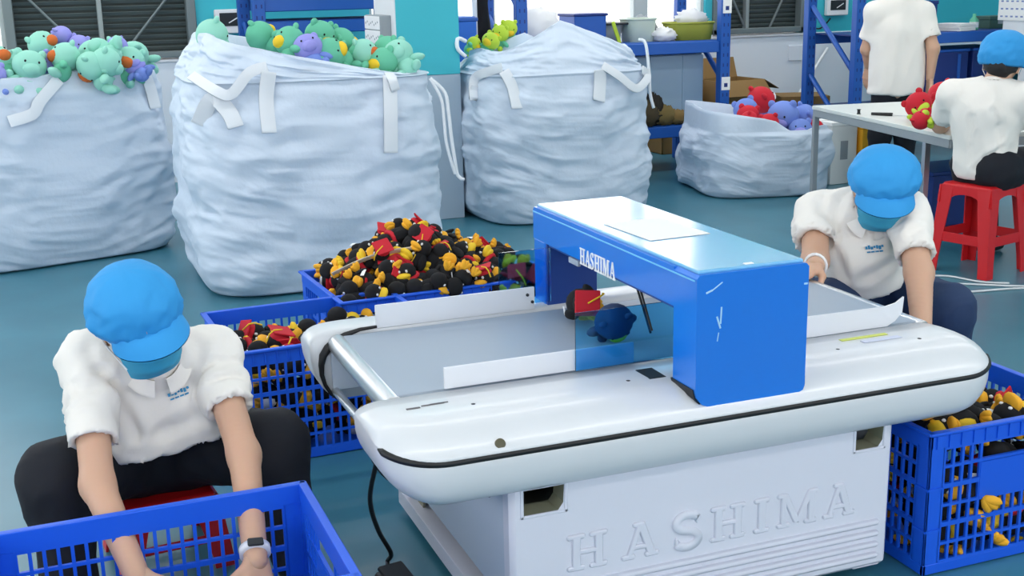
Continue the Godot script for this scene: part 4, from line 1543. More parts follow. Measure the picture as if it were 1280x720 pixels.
	scatter(lime, "plush_bear", [[Vector3(2.76, 1.06, -7.55), 0.7], [Vector3(2.86, 1.10, -7.62), 0.7], [Vector3(2.95, 1.13, -7.7), 0.7], [Vector3(2.66, 1.05, -7.6), 0.6]], "lime plush bear behind the peaked bulk bag", "lime bears behind the peaked bag", 1.5)
	# on the belt inside the detector head
	var navy := plush_proto("plush_bear", "navy plush toy with a lime muzzle on the belt behind the blue acrylic cover", M.navy, M.lime, M.navy)
	navy.transform = Transform3D(Basis(Vector3(1, 0, 0.3).normalized(), 1.3).scaled(Vector3(0.55, 0.55, 0.55)), Vector3(1.255, 0.625, -2.62))
	navy.set_meta("label", "navy plush toy with a lime muzzle on the belt behind the blue acrylic cover")
	var b2 := Basis(Vector3(1, 0, 0.2).normalized(), 1.35) * Basis(Vector3.UP, 0.7)
	dup(birds[1], "plush_bird", "black plush bird in a red square cap lying on the belt inside the detector head", Transform3D(b2.scaled(Vector3(0.8, 0.8, 0.8)), Vector3(1.26, 0.625, -2.83)))

# ---------------------------------------------------------------- people
func finger_hand(wrist: Vector3, dir: Vector3, palm: Vector3, side: float, curl: float, size := 1.0) -> Array:
	# palm = the way the palm faces; side = +1 when the thumb lies along dir x palm
	var d := dir.normalized()
	var p := (palm - d * palm.dot(d)).normalized()
	var w := d.cross(p) * side
	var out := []
	var kn := []
	for i in 4:
		var off := (1.5 - i) * 0.019 * size
		var k := wrist + d * (0.085 - absf(i - 1.2) * 0.004) * size + w * off
		kn.append(k)
		out.append(pr(wrist + w * off * 0.55 + d * 0.008, k, 0.0135 * size, 0.0115 * size))
	var lens := [0.042, 0.047, 0.043, 0.034]
	for i in 4:
		var q: Vector3 = kn[i]
		var dd := d
		var r := 0.0095 * size
		for s in 3:
			dd = dd.rotated(d.cross(p).normalized(), -curl * (0.6 if s == 0 else 0.9)) if false else (dd * cos(curl * 0.7) + p * sin(curl * 0.7)).normalized()
			var e: Vector3 = q + dd * lens[i] * size * [1.0, 0.66, 0.52][s]
			out.append(pr(q, e, r, r * 0.9, {"k": 0.004}))
			q = e
			r *= 0.9
	var t0 := wrist + d * 0.022 * size + w * 0.020 * size
	var t1 := t0 + (d * 0.6 + w * 0.75 + p * 0.35).normalized() * 0.040 * size
	var t2 := t1 + (d * 0.85 + w * 0.25 + p * 0.5).normalized() * 0.030 * size
	out.append(pr(t0, t1, 0.014 * size, 0.011 * size, {"k": 0.008}))
	out.append(pr(t1, t2, 0.0105 * size, 0.0085 * size, {"k": 0.004}))
	return out


func head_prims(c: Vector3, u: Vector3, f: Vector3, neck_to: Vector3) -> Array:
	var r := f.cross(u).normalized()
	var o := []
	o.append(pr(c - f * 0.016 + u * 0.014, c + f * 0.018 + u * 0.014, 0.079, 0.076))
	o.append(pr(c + f * 0.030 - u * 0.030, c + f * 0.046 - u * 0.080, 0.056, 0.034))
	o.append(pr(c + f * 0.084 - u * 0.002, c + f * 0.100 - u * 0.032, 0.009, 0.0125, {"k": 0.010}))
	o.append(pr(c + f * 0.074 - u * 0.056 - r * 0.014, c + f * 0.074 - u * 0.056 + r * 0.014, 0.012, 0.012, {"k": 0.010}))
	for s in [-1.0, 1.0]:
		o.append(pr(c + f * 0.078 + u * 0.020 + r * s * 0.018, c + f * 0.070 + u * 0.020 + r * s * 0.044, 0.010, 0.010, {"k": 0.010}))
		o.append(pr(c + f * 0.082 + u * 0.004 + r * s * 0.030, c + f * 0.082 + u * 0.004 + r * s * 0.034, 0.012, 0.012, {"k": 0.006}))
		o.append(pr(c - f * 0.004 + u * 0.004 + r * s * 0.080, c - f * 0.012 - u * 0.030 + r * s * 0.078, 0.019, 0.013, {"n": r, "s": 0.5, "k": 0.006}))
	o.append(pr(c - f * 0.016 - u * 0.055, neck_to, 0.050, 0.054))
	return o


func frame(u: Vector3, f: Vector3) -> Basis:
	# x = the wearer's left, y = crown, z = face
	var uu := u.normalized()
	var ff := (f - uu * f.dot(uu)).normalized()
	return Basis(uu.cross(ff), uu, ff)


func cap_on(person: Node3D, c: Vector3, b: Basis, rx: float, ry: float, rz: float, brim: bool, low: float, seed_: int, label := "") -> void:
	# gathered cloth dome; low = how far below the widest line the elastic band sits
	var nz := fnoise(seed_, 1.0, 2)
	var rows := []
	var nphi := 26
	var nth := 72
	for i in range(1, nphi + 1):
		var ph := (PI / 2 + low) * i / nphi
		var ring := PackedVector3Array()
		for j in nth:
			var th := TAU * j / nth
			var gather := smoothstep(1.0, PI / 2 + low, ph)
			var r := pow(sin(minf(ph, PI / 2)), 0.88)
			if ph > PI / 2:
				r = 1.0 - 0.16 * pow((ph - PI / 2) / maxf(low, 0.01), 2.0)
			var y := cos(ph) if ph < PI / 2 else -(ph - PI / 2) * 0.9
			var k := 1.0 + gather * 0.022 * sin(th * 21.0 + 2.0 * nz.get_noise_2d(th * 3.0, 1.0)) + 0.075 * nz.get_noise_3d(cos(th) * 1.6, y * 1.8, sin(th) * 1.6) + 0.045 * (0.4 - absf(nz.get_noise_3d(cos(th) * 3.4 + 4.0, y * 2.2, sin(th) * 3.4)))
			ring.append(c + b * Vector3(cos(th) * r * rx * k, y * ry * (0.98 + 0.04 * k), sin(th) * r * rz * k))
		rows.append(ring)
	var lastr: PackedVector3Array = rows[rows.size() - 1]
	var inn := PackedVector3Array()
	for j in nth:
		inn.append(c + (lastr[j] - c) * 0.90 + b.y * 0.012)
	rows.append(inn)
	part(person, "cap", G.new().rings(rows, true, true).mesh(), M.cap, Transform3D(), label)
	if brim:
		var top := []
		var nb := 28
		for k in 5:
			var ring := PackedVector3Array()
			var w := k / 4.0
			for j in nb:
				var th := lerpf(0.36, PI - 0.36, float(j) / (nb - 1))
				var out := 0.050 * pow(sin((th - 0.36) / (PI - 0.72) * PI), 0.55) * w
				var y0 := -(low) * 0.9 * ry
				ring.append(c + b * Vector3(cos(th) * (rx * 0.77 + out * 0.95), y0 + 0.034 - 0.046 * w * w, sin(th) * (rz * 0.77 + out * 1.25)))
			top.append(ring)
		var rows2 := []
		for k in 5:
			rows2.append(top[k])
		for k in 5:
			var ring := PackedVector3Array()
			for p in top[4 - k]:
				ring.append(p - b.y * 0.004)
			rows2.append(ring)
		rows2.append(top[0])
		part(person, "cap_brim", G.new().rings(rows2, false, false).mesh(), M.cap)


func mask_on(person: Node3D, c: Vector3, b: Basis) -> void:
	var rows := []
	for lay in 2:
		for i in 13:
			var v := i / 12.0 if lay == 0 else 1.0 - i / 12.0
			var ring := PackedVector3Array()
			for j in 19:
				var a := lerpf(-1.25, 1.25, j / 18.0)
				var y := lerpf(-0.002, -0.122, v) - 0.012 * absf(a) * 0.3
				var bulge := 0.118 - 0.030 * pow(absf(v - 0.42) * 1.7, 2.0) - 0.012 * v
				var pleat := 0.0025 * sin(v * TAU * 3.0)
				var rr := bulge + pleat - (0.003 if lay else 0.0)
				var sx := 0.086 - 0.022 * v
				ring.append(c + b * Vector3(sin(a) * sx * 1.02, y, cos(a) * (rr - 0.012) - 0.006))
			rows.append(ring)
	rows.append(rows[0])
	part(person, "face_mask", G.new().rings(rows, false, false).mesh(), M.mask)
	for s in [-1.0, 1.0]:
		var p0 := c + b * Vector3(s * 0.082, -0.012, 0.028)
		var p1 := c + b * Vector3(s * 0.092, 0.012, -0.008)
		var p2 := c + b * Vector3(s * 0.086, -0.035, -0.018)
		var p3 := c + b * Vector3(s * 0.070, -0.085, 0.036)
		part(person, "ear_loop", G.new().tube([p0, p1, p2, p3], 0.002, 5).mesh(), M.white)


func sleeve(sh: Vector3, el: Vector3, share: float, r0: float, r1: float, past := 0.0) -> Array:
	# a short sleeve ending in an open cuff
	var e := sh.lerp(el, share)
	var d := (el - sh).normalized()
	return [pr(sh, e + d * 0.03, r0, r1, {"cut": [e, d]}), pr(e - d * 0.035, e + d * 0.05, r1 - 0.017, r1 - 0.015, {"sub": true})]


func collar(person: Node3D, c: Vector3, up: Vector3, front: Vector3, r: float) -> void:
	var b := frame(up, front)
	var rows := []
	for lay in 2:
		for i in 6:
			var v := i / 5.0 if lay == 0 else 1.0 - i / 5.0
			var ring := PackedVector3Array()
			for j in 33:
				var a := lerpf(0.22, TAU - 0.22, j / 32.0)
				var droop := 0.5 - 0.5 * cos(a)
				var fr := pow(cos(a / 2.0), 2.0)
				var rr := r + v * (0.018 + 0.010 * fr) + (0.0 if lay == 0 else -0.003)
				var y := 0.024 * droop + 0.004 - v * (0.028 + 0.006 * fr) - 0.022 * fr
				ring.append(c + b * Vector3(sin(a) * rr, y, cos(a) * rr * 0.95 + 0.012 * fr))
			rows.append(ring)
	rows.append(rows[0])
	part(person, "collar", G.new().rings(rows, false, false).mesh(), M.polo)


func logo(person: Node3D, shirt: Soft, p: Vector3, across: Vector3, size := 1.0) -> void:
	var i := shirt.near(p)
	var nn := shirt.normals()[i]
	var x := (across - nn * across.dot(nn)).normalized()
	var y := nn.cross(x).normalized()
	var at := shirt.verts[i] + nn * 0.003
	var g := G.new()
	var b := Basis(x, y, nn)
	for k in 7:
		g.box(at + b * Vector3((-0.027 + k * 0.009) * size, (0.006 + 0.002 * sin(k * 2.3)) * size, 0), Vector3(0.0065, 0.009 + 0.003 * sin(k * 1.7), 0.002) * size, 0.0, b)
	for k in 4:
		g.box(at + b * Vector3((-0.022 + k * 0.014) * size, -0.008 * size, 0), Vector3(0.011, 0.004, 0.002) * size, 0.0, b)
	part(person, "chest_emblem", g.mesh(), mat(c8(46, 140, 190), 0.7))


func shoe(person: Node3D, heel: Vector3, dir: Vector3) -> void:
	var d := Vector3(dir.x, 0, dir.z).normalized()
	var prims := [pr(heel + Vector3.UP * 0.045, heel + d * 0.15 + Vector3.UP * 0.032, 0.040, 0.036, {"cut": [heel + Vector3.UP * 0.008, Vector3.DOWN]}), pr(heel + Vector3.UP * 0.05, heel + Vector3.UP * 0.085, 0.038, 0.040)]
	part(person, "shoe", Soft.new(prims, 0.010, 0.02).into(G.new()).mesh(), M.shoe)


func clothed(person: Node3D, called: String, prims: Array, cell: float, k: float, m: Material, seed_: int, amp: float, fold_scale: Vector3, lines := []) -> Soft:
	var s := Soft.new(prims, cell, k)
	if amp > 0.0:
		s.fold(fnoise(seed_, 1.0, 2), amp, fold_scale)
	if lines.size():
		s.crease(lines)
	part(person, called, s.into(G.new()).mesh(), m)
	return s


func workers() -> void:
	worker_left()
	worker_right()
	worker_table()
	worker_standing()


func worker_left() -> void:
	var t := thing("person", "worker in a blue cap and mask bending over a blue crate at the lower left", "person")
	var sha := Vector3(0.030, 0.612, -2.885)
	var ela := Vector3(0.021, 0.386, -2.665)
	var wra := Vector3(0.077, 0.262, -2.43)
	var shb := Vector3(0.318, 0.590, -2.885)
	var elb := Vector3(0.345, 0.404, -2.665)
	var wrb := Vector3(0.319, 0.256, -2.41)
	var neck := Vector3(0.178, 0.640, -2.835)
	var hc := Vector3(0.150, 0.732, -2.745)
	var u := Vector3(-0.17, 0.86, 0.30).normalized()
	var f := Vector3(0.30, -0.30, 0.90)
	var b := frame(u, f)
	f = b.z
	u = b.y
	var pel := Vector3(0.185, 0.315, -3.06)
	var chest := Vector3(0.175, 0.50, -2.95)
	var skin := head_prims(hc, u, f, neck)
	skin.append_array([pr(neck, chest, 0.056, 0.08), pr(chest, pel, 0.075, 0.07), pr(sha, shb, 0.045, 0.045), pr(sha, ela, 0.042, 0.036), pr(ela, wra, 0.037, 0.026), pr(shb, elb, 0.042, 0.036), pr(elb, wrb, 0.037, 0.0255)])
	var g := G.new()
	Soft.new(skin, 0.0085, 0.022).into(g)
	Soft.new(finger_hand(wra - (wra - ela).normalized() * 0.012, wra - ela + Vector3(0, -0.06, 0), Vector3(0.3, -0.5, -1), 1.0, 0.55), 0.0038, 0.012).into(g)
	Soft.new(finger_hand(wrb - (wrb - elb).normalized() * 0.012, wrb - elb + Vector3(0, -0.06, 0), Vector3(-0.3, -0.5, -1), -1.0, 0.55), 0.0038, 0.012).into(g)
	part(t, "body", g.mesh(), M.skin)
	var nf := Vector3(0, -0.5, 0.85)
	var hem := [Vector3(0.225, 0.372, -2.90), Vector3(0.16, -0.92, 0.12)]
	var sh := [pr(Vector3(0.150, 0.395, -3.00), chest + Vector3(-0.05, 0, 0), 0.125, 0.125, {"n": nf, "s": 0.85, "cut": hem}), pr(Vector3(0.250, 0.395, -3.00), chest + Vector3(0.06, 0, 0), 0.125, 0.125, {"n": nf, "s": 0.85, "cut": hem}), pr(chest, Vector3(0.178, 0.585, -2.87), 0.140, 0.085, {"n": nf, "s": 0.85}), pr(sha, shb, 0.058, 0.058), pr(Vector3(0.14, 0.625, -2.86), sha, 0.054, 0.056), pr(Vector3(0.215, 0.622, -2.86), shb, 0.054, 0.052), pr(Vector3(0.15, 0.45, -2.93), Vector3(0.15, 0.37, -2.94), 0.105, 0.115, {"cut": hem}), pr(Vector3(0.26, 0.46, -2.92), Vector3(0.27, 0.38, -2.93), 0.105, 0.11, {"cut": hem})]
	sh.append_array(sleeve(sha, ela, 0.66, 0.057, 0.056))
	sh.append_array(sleeve(shb, elb, 0.54, 0.057, 0.056))
	sh.append(pr(neck + Vector3(0, 0.005, 0.012), neck + Vector3(0.004, 0.07, 0.06), 0.058, 0.058, {"sub": true}))
	var ss := clothed(t, "polo_shirt", sh, 0.0085, 0.035, M.polo, 5, 0.010, Vector3(7, 4.5, 7), [
		[[Vector3(0.060, 0.593, -2.82), Vector3(0.090, 0.506, -2.82), Vector3(0.116, 0.433, -2.82)], 0.010, 0.016],
		[[Vector3(0.275, 0.66, -2.82), Vector3(0.277, 0.598, -2.82), Vector3(0.257, 0.541, -2.82)], 0.006, 0.016],
		[[Vector3(0.376, 0.679, -2.84), Vector3(0.322, 0.566, -2.84), Vector3(0.309, 0.446, -2.84)], 0.008, 0.016],
		[[Vector3(0.038, 0.644, -2.84), Vector3(0.045, 0.527, -2.84), Vector3(0.056, 0.407, -2.84)], 0.006, 0.016],
		[[Vector3(0.175, 0.426, -2.84), Vector3(0.252, 0.455, -2.84), Vector3(0.321, 0.485, -2.84)], 0.007, 0.018]])
	collar(t, Vector3(0.180, 0.632, -2.820), Vector3(-0.03, 0.70, 0.70), Vector3(0.06, -0.7, 0.7), 0.060)
	logo(t, ss, Vector3(0.229, 0.520, -2.80), Vector3(0.95, 0.20, 0), 0.85)
	var ka := Vector3(-0.065, 0.350, -2.83)
	var kb := Vector3(0.430, 0.350, -2.82)
	var tr := [pr(pel + Vector3(-0.06, -0.015, 0), ka, 0.115, 0.088), pr(pel + Vector3(0.06, -0.015, 0), kb, 0.115, 0.088), pr(ka, Vector3(-0.06, 0.10, -2.74), 0.084, 0.065), pr(kb, Vector3(0.455, 0.10, -2.74), 0.082, 0.062), pr(pel + Vector3(-0.07, 0, -0.02), pel + Vector3(0.07, 0, -0.02), 0.115, 0.115)]
	clothed(t, "trousers", tr, 0.012, 0.04, M.trouser, 9, 0.010, Vector3(6, 6, 6))
	shoe(t, Vector3(-0.06, 0.0, -2.77), Vector3(-0.25, 0, 1))
	shoe(t, Vector3(0.46, 0.0, -2.77), Vector3(0.25, 0, 1))
	cap_on(t, hc + u * 0.030 - f * 0.012, b, 0.104, 0.100, 0.112, true, 0.42, 3)
	mask_on(t, hc, b)
	var hair := Soft.new([pr(hc - f * 0.030 + u * 0.010, hc - f * 0.010 + u * 0.0, 0.082, 0.080, {"cut": [hc + f * 0.030, f]}), pr(hc - f * 0.045 - u * 0.03, hc - f * 0.035 - u * 0.05, 0.058, 0.048)], 0.009, 0.02)
	part(t, "hair", hair.into(G.new()).mesh(), M.hair)
	# wrist band with a small dark display
	var wd := (wrb - elb).normalized()
	var wp := wrb - wd * 0.030
	var sx := wd.cross(Vector3(0, 0.6, 1)).normalized()
	var sy := sx.cross(wd).normalized()
	var wb := []
	for lay in [-0.009, 0.009]:
		var ring := PackedVector3Array()
		for j in 24:
			var a := TAU * j / 24.0
			ring.append(wp + wd * lay + (sx * cos(a) + sy * sin(a)) * 0.0335)
		wb.append(ring)
	part(t, "wrist_band", G.new().rings(wb).mesh(), M.white)
	var bb := Basis(sx, wd, sx.cross(wd))
	var outw := Vector3(0, 0.75, 0.66)
	outw = (outw - wd * outw.dot(wd)).normalized()
	part(t, "watch_face", G.new().box(wp + outw * 0.034, Vector3(0.034, 0.020, 0.008), 0.003, Basis(wd.cross(outw), wd, outw)).mesh(), M.dark)
	stool("low red plastic stool under the crouching worker on the left", 0.18, -3.07, 0.1, 0.20, 0.29, 0.24)


func worker_right() -> void:
	var t := thing("person", "worker in a blue cap and mask bent at the far right end of the machine", "person")
	var sha := Vector3(2.290, 0.712, -3.235)
	var ela := Vector3(2.190, 0.585, -3.085)
	var wra := Vector3(2.108, 0.606, -2.965)
	var shb := Vector3(2.465, 0.724, -3.000)
	var elb := Vector3(2.400, 0.575, -2.855)
	var wrb := Vector3(2.285, 0.440, -2.690)
	var neck := Vector3(2.385, 0.748, -3.085)
	var hc := Vector3(2.375, 0.812, -3.010)
	var u := Vector3(-0.16, 0.88, 0.34)
	var f := Vector3(-0.42, -0.50, 0.78)
	var b := frame(u, f)
	f = b.z
	u = b.y
	var pel := Vector3(2.50, 0.455, -3.30)
	var chest := Vector3(2.42, 0.63, -3.17)
	var skin := head_prims(hc, u, f, neck)
	skin.append_array([pr(neck, chest, 0.054, 0.09), pr(chest, pel, 0.09, 0.09), pr(sha, shb, 0.042, 0.042), pr(sha, ela, 0.046, 0.041), pr(ela, wra, 0.041, 0.028), pr(shb, elb, 0.046, 0.041), pr(elb, wrb, 0.042, 0.028)])
	var g := G.new()
	Soft.new(skin, 0.010, 0.022).into(g)
	Soft.new(finger_hand(wra, Vector3(-0.9, -0.12, 0.4), Vector3(0, -1, 0), 1.0, 0.3), 0.0042, 0.012).into(g)
	Soft.new(finger_hand(wrb, wrb - elb, Vector3(-0.6, -0.2, -0.6), -1.0, 0.5), 0.0045, 0.012).into(g)
	part(t, "body", g.mesh(), M.skin)
	var nf := Vector3(-0.35, -0.35, 0.80)
	var sh := [pr(pel + Vector3(-0.01, 0.05, 0.01), chest, 0.140, 0.145, {"n": nf, "s": 0.85, "cut": [Vector3(2.42, 0.455, -3.17), Vector3(0.15, -0.95, 0.05)]}), pr(chest, Vector3(2.39, 0.70, -3.12), 0.140, 0.090, {"n": nf, "s": 0.85}), pr(sha, shb, 0.058, 0.058), pr(Vector3(2.36, 0.735, -3.13), sha, 0.054, 0.056), pr(Vector3(2.41, 0.738, -3.075), shb, 0.054, 0.056), pr(Vector3(2.40, 0.56, -3.13), Vector3(2.42, 0.50, -3.15), 0.12, 0.13, {"cut": [Vector3(2.42, 0.455, -3.17), Vector3(0.15, -0.95, 0.05)]})]
	sh.append_array(sleeve(sha, ela, 0.62, 0.064, 0.066))
	sh.append_array(sleeve(shb, elb, 0.72, 0.060, 0.060))
	sh.append(pr(neck + Vector3(0, 0.01, 0.01), neck + Vector3(0, 0.06, 0.05), 0.056, 0.056, {"sub": true}))
	var ss := clothed(t, "polo_shirt", sh, 0.010, 0.035, M.polo, 15, 0.011, Vector3(7, 4.5, 7), [
		[[Vector3(2.33, 0.80, -3.127), Vector3(2.293, 0.712, -3.13), Vector3(2.265, 0.612, -3.133)], 0.009, 0.018],
		[[Vector3(2.257, 0.76, -3.167), Vector3(2.277, 0.637, -3.123), Vector3(2.296, 0.528, -3.079)], 0.008, 0.018],
		[[Vector3(2.494, 0.74, -2.98), Vector3(2.448, 0.621, -2.988), Vector3(2.462, 0.586, -2.965)], 0.008, 0.018],
		[[Vector3(2.345, 0.531, -3.043), Vector3(2.424, 0.572, -2.992), Vector3(2.464, 0.598, -2.968)], 0.008, 0.018]])
	collar(t, Vector3(2.385, 0.742, -3.072), Vector3(-0.1, 0.75, 0.6), Vector3(-0.4, -0.6, 0.65), 0.058)
	logo(t, ss, Vector3(2.364, 0.622, -3.015), Vector3(0.9, 0.1, 0.3), 1.0)
	var ka := Vector3(2.28, 0.42, -3.10)
	var kb := Vector3(2.60, 0.41, -2.96)
	var tr := [pr(pel + Vector3(-0.05, -0.02, 0.04), ka, 0.11, 0.082), pr(pel + Vector3(0.05, -0.02, 0), kb, 0.11, 0.082), pr(ka, Vector3(2.30, 0.10, -3.16), 0.078, 0.058), pr(kb, Vector3(2.66, 0.10, -2.98), 0.080, 0.060), pr(pel + Vector3(-0.06, 0, 0.03), pel + Vector3(0.06, 0, -0.03), 0.11, 0.11)]
	clothed(t, "trousers", tr, 0.014, 0.04, M.navy, 19, 0.010, Vector3(6, 6, 6))
	shoe(t, Vector3(2.31, 0, -3.19), Vector3(-0.4, 0, 1))
	shoe(t, Vector3(2.66, 0, -3.01), Vector3(0.1, 0, 1))
	cap_on(t, hc + u * 0.030 - f * 0.010, b, 0.108, 0.098, 0.108, true, 0.40, 31)
	mask_on(t, hc, b)
	var hair := Soft.new([pr(hc - f * 0.03 + u * 0.01, hc - f * 0.01, 0.080, 0.078, {"cut": [hc + f * 0.03, f]})], 0.011, 0.02)
	part(t, "hair", hair.into(G.new()).mesh(), M.hair)
	part(t, "wrist_strap", G.new().ring_tube(wra + (wra - ela).normalized() * -0.012, Vector3(0, 0.033, 0), Vector3(0.018, 0, 0.028), 0.005, 18, 6).mesh(), M.white)
	stool("red plastic stool under the worker bending at the right end of the machine", 2.53, -3.34, 0.5, 0.335, 0.30, 0.25)


func worker_table() -> void:
	var t := thing("person", "worker seen from behind sitting on a red stool at the sewing table", "person")
	var pel := Vector3(4.27, 0.545, -4.66)
	var chest := Vector3(4.255, 0.80, -4.66)
	var neck := Vector3(4.285, 0.925, -4.645)
	var hc := Vector3(4.335, 1.015, -4.655)
	var sha := Vector3(4.160, 0.865, -4.775)
	var shb := Vector3(4.365, 0.860, -4.510)
	var elb := Vector3(4.455, 0.690, -4.505)
	var wrb := Vector3(4.63, 0.70, -4.66)
	var ela := Vector3(4.22, 0.70, -4.93)
	var wra := Vector3(4.40, 0.705, -5.06)
	var u := Vector3(0.12, 0.98, 0.0)
	var f := Vector3(0.85, -0.2, -0.5)
	var b := frame(u, f)
	f = b.z
	u = b.y
	var skin := head_prims(hc, u, f, neck)
	skin.append_array([pr(neck, chest, 0.054, 0.09), pr(chest, pel, 0.09, 0.09), pr(sha, shb, 0.045, 0.045), pr(sha, ela, 0.046, 0.040), pr(ela, wra, 0.040, 0.027), pr(shb, elb, 0.046, 0.041), pr(elb, wrb, 0.041, 0.027)])
	var g := G.new()
	Soft.new(skin, 0.012, 0.022).into(g)
	Soft.new(finger_hand(wrb, wrb - elb, Vector3(0, -1, 0.1), -1.0, 0.35), 0.0048, 0.012).into(g)
	Soft.new(finger_hand(wra, wra - ela, Vector3(0, -1, 0.1), 1.0, 0.35), 0.0048, 0.012).into(g)
	part(t, "body", g.mesh(), M.skin)
	var nf := Vector3(0.75, 0.1, -0.6)
	var hem := [Vector3(4.27, 0.475, -4.66), Vector3(0.1, -1, -0.05)]
	var sh := [pr(pel, chest, 0.150, 0.155, {"n": nf, "s": 0.82, "cut": hem}), pr(chest, Vector3(4.275, 0.87, -4.645), 0.150, 0.09, {"n": nf, "s": 0.85}), pr(sha, shb, 0.062, 0.062), pr(Vector3(4.27, 0.905, -4.66), sha, 0.056, 0.058), pr(Vector3(4.30, 0.905, -4.62), shb, 0.056, 0.058)]
	sh.append_array(sleeve(sha, ela, 0.75, 0.066, 0.066))
	sh.append_array(sleeve(shb, elb, 0.72, 0.066, 0.066))
	sh.append(pr(neck + Vector3(0, 0.02, 0), neck + Vector3(0.01, 0.07, 0), 0.057, 0.057, {"sub": true}))
	clothed(t, "polo_shirt", sh, 0.012, 0.04, M.polo, 25, 0.012, Vector3(6, 4, 6), [
		[[Vector3(4.178, 0.81, -4.52), Vector3(4.20, 0.718, -4.49), Vector3(4.22, 0.627, -4.47)], 0.008, 0.016],
		[[Vector3(4.08, 0.50, -4.58), Vector3(4.15, 0.568, -4.53), Vector3(4.24, 0.627, -4.47)], 0.010, 0.016],
		[[Vector3(4.10, 0.77, -4.60), Vector3(4.09, 0.621, -4.60), Vector3(4.06, 0.50, -4.60)], 0.007, 0.016]])
	collar(t, Vector3(4.287, 0.928, -4.645), Vector3(0.15, 0.97, 0), Vector3(0.85, 0, -0.5), 0.058)
	var ka := Vector3(4.52, 0.52, -4.93)
	var kb := Vector3(4.64, 0.52, -4.66)
	var tr := [pr(pel + Vector3(0, -0.03, -0.07), ka, 0.115, 0.08), pr(pel + Vector3(0.02, -0.03, 0.07), kb, 0.115, 0.08), pr(ka, Vector3(4.56, 0.10, -4.92), 0.076, 0.055), pr(kb, Vector3(4.66, 0.10, -4.66), 0.076, 0.055)]
	clothed(t, "trousers", tr, 0.016, 0.04, M.trouser, 29, 0.010, Vector3(6, 6, 6))
	shoe(t, Vector3(4.55, 0, -4.92), Vector3(1, 0, -0.4))
	shoe(t, Vector3(4.65, 0, -4.66), Vector3(1, 0, -0.4))
	cap_on(t, hc + u * 0.040 - f * 0.006, b, 0.117, 0.120, 0.118, false, 0.46, 61)
	var hair := Soft.new([pr(hc - f * 0.024 + u * 0.004, hc - f * 0.010 + u * 0.004, 0.083, 0.082, {"cut": [hc - u * 0.038, -u]}), pr(hc - f * 0.045 - u * 0.02, hc - f * 0.040 - u * 0.045, 0.055, 0.048)], 0.010, 0.02)
	part(t, "hair", hair.into(G.new()).mesh(), M.hair)
	mask_on(t, hc, b)
	stool("red plastic stool with arched legs under the worker at the sewing table", 4.275, -4.665, 0.25, 0.445, 0.34, 0.28)


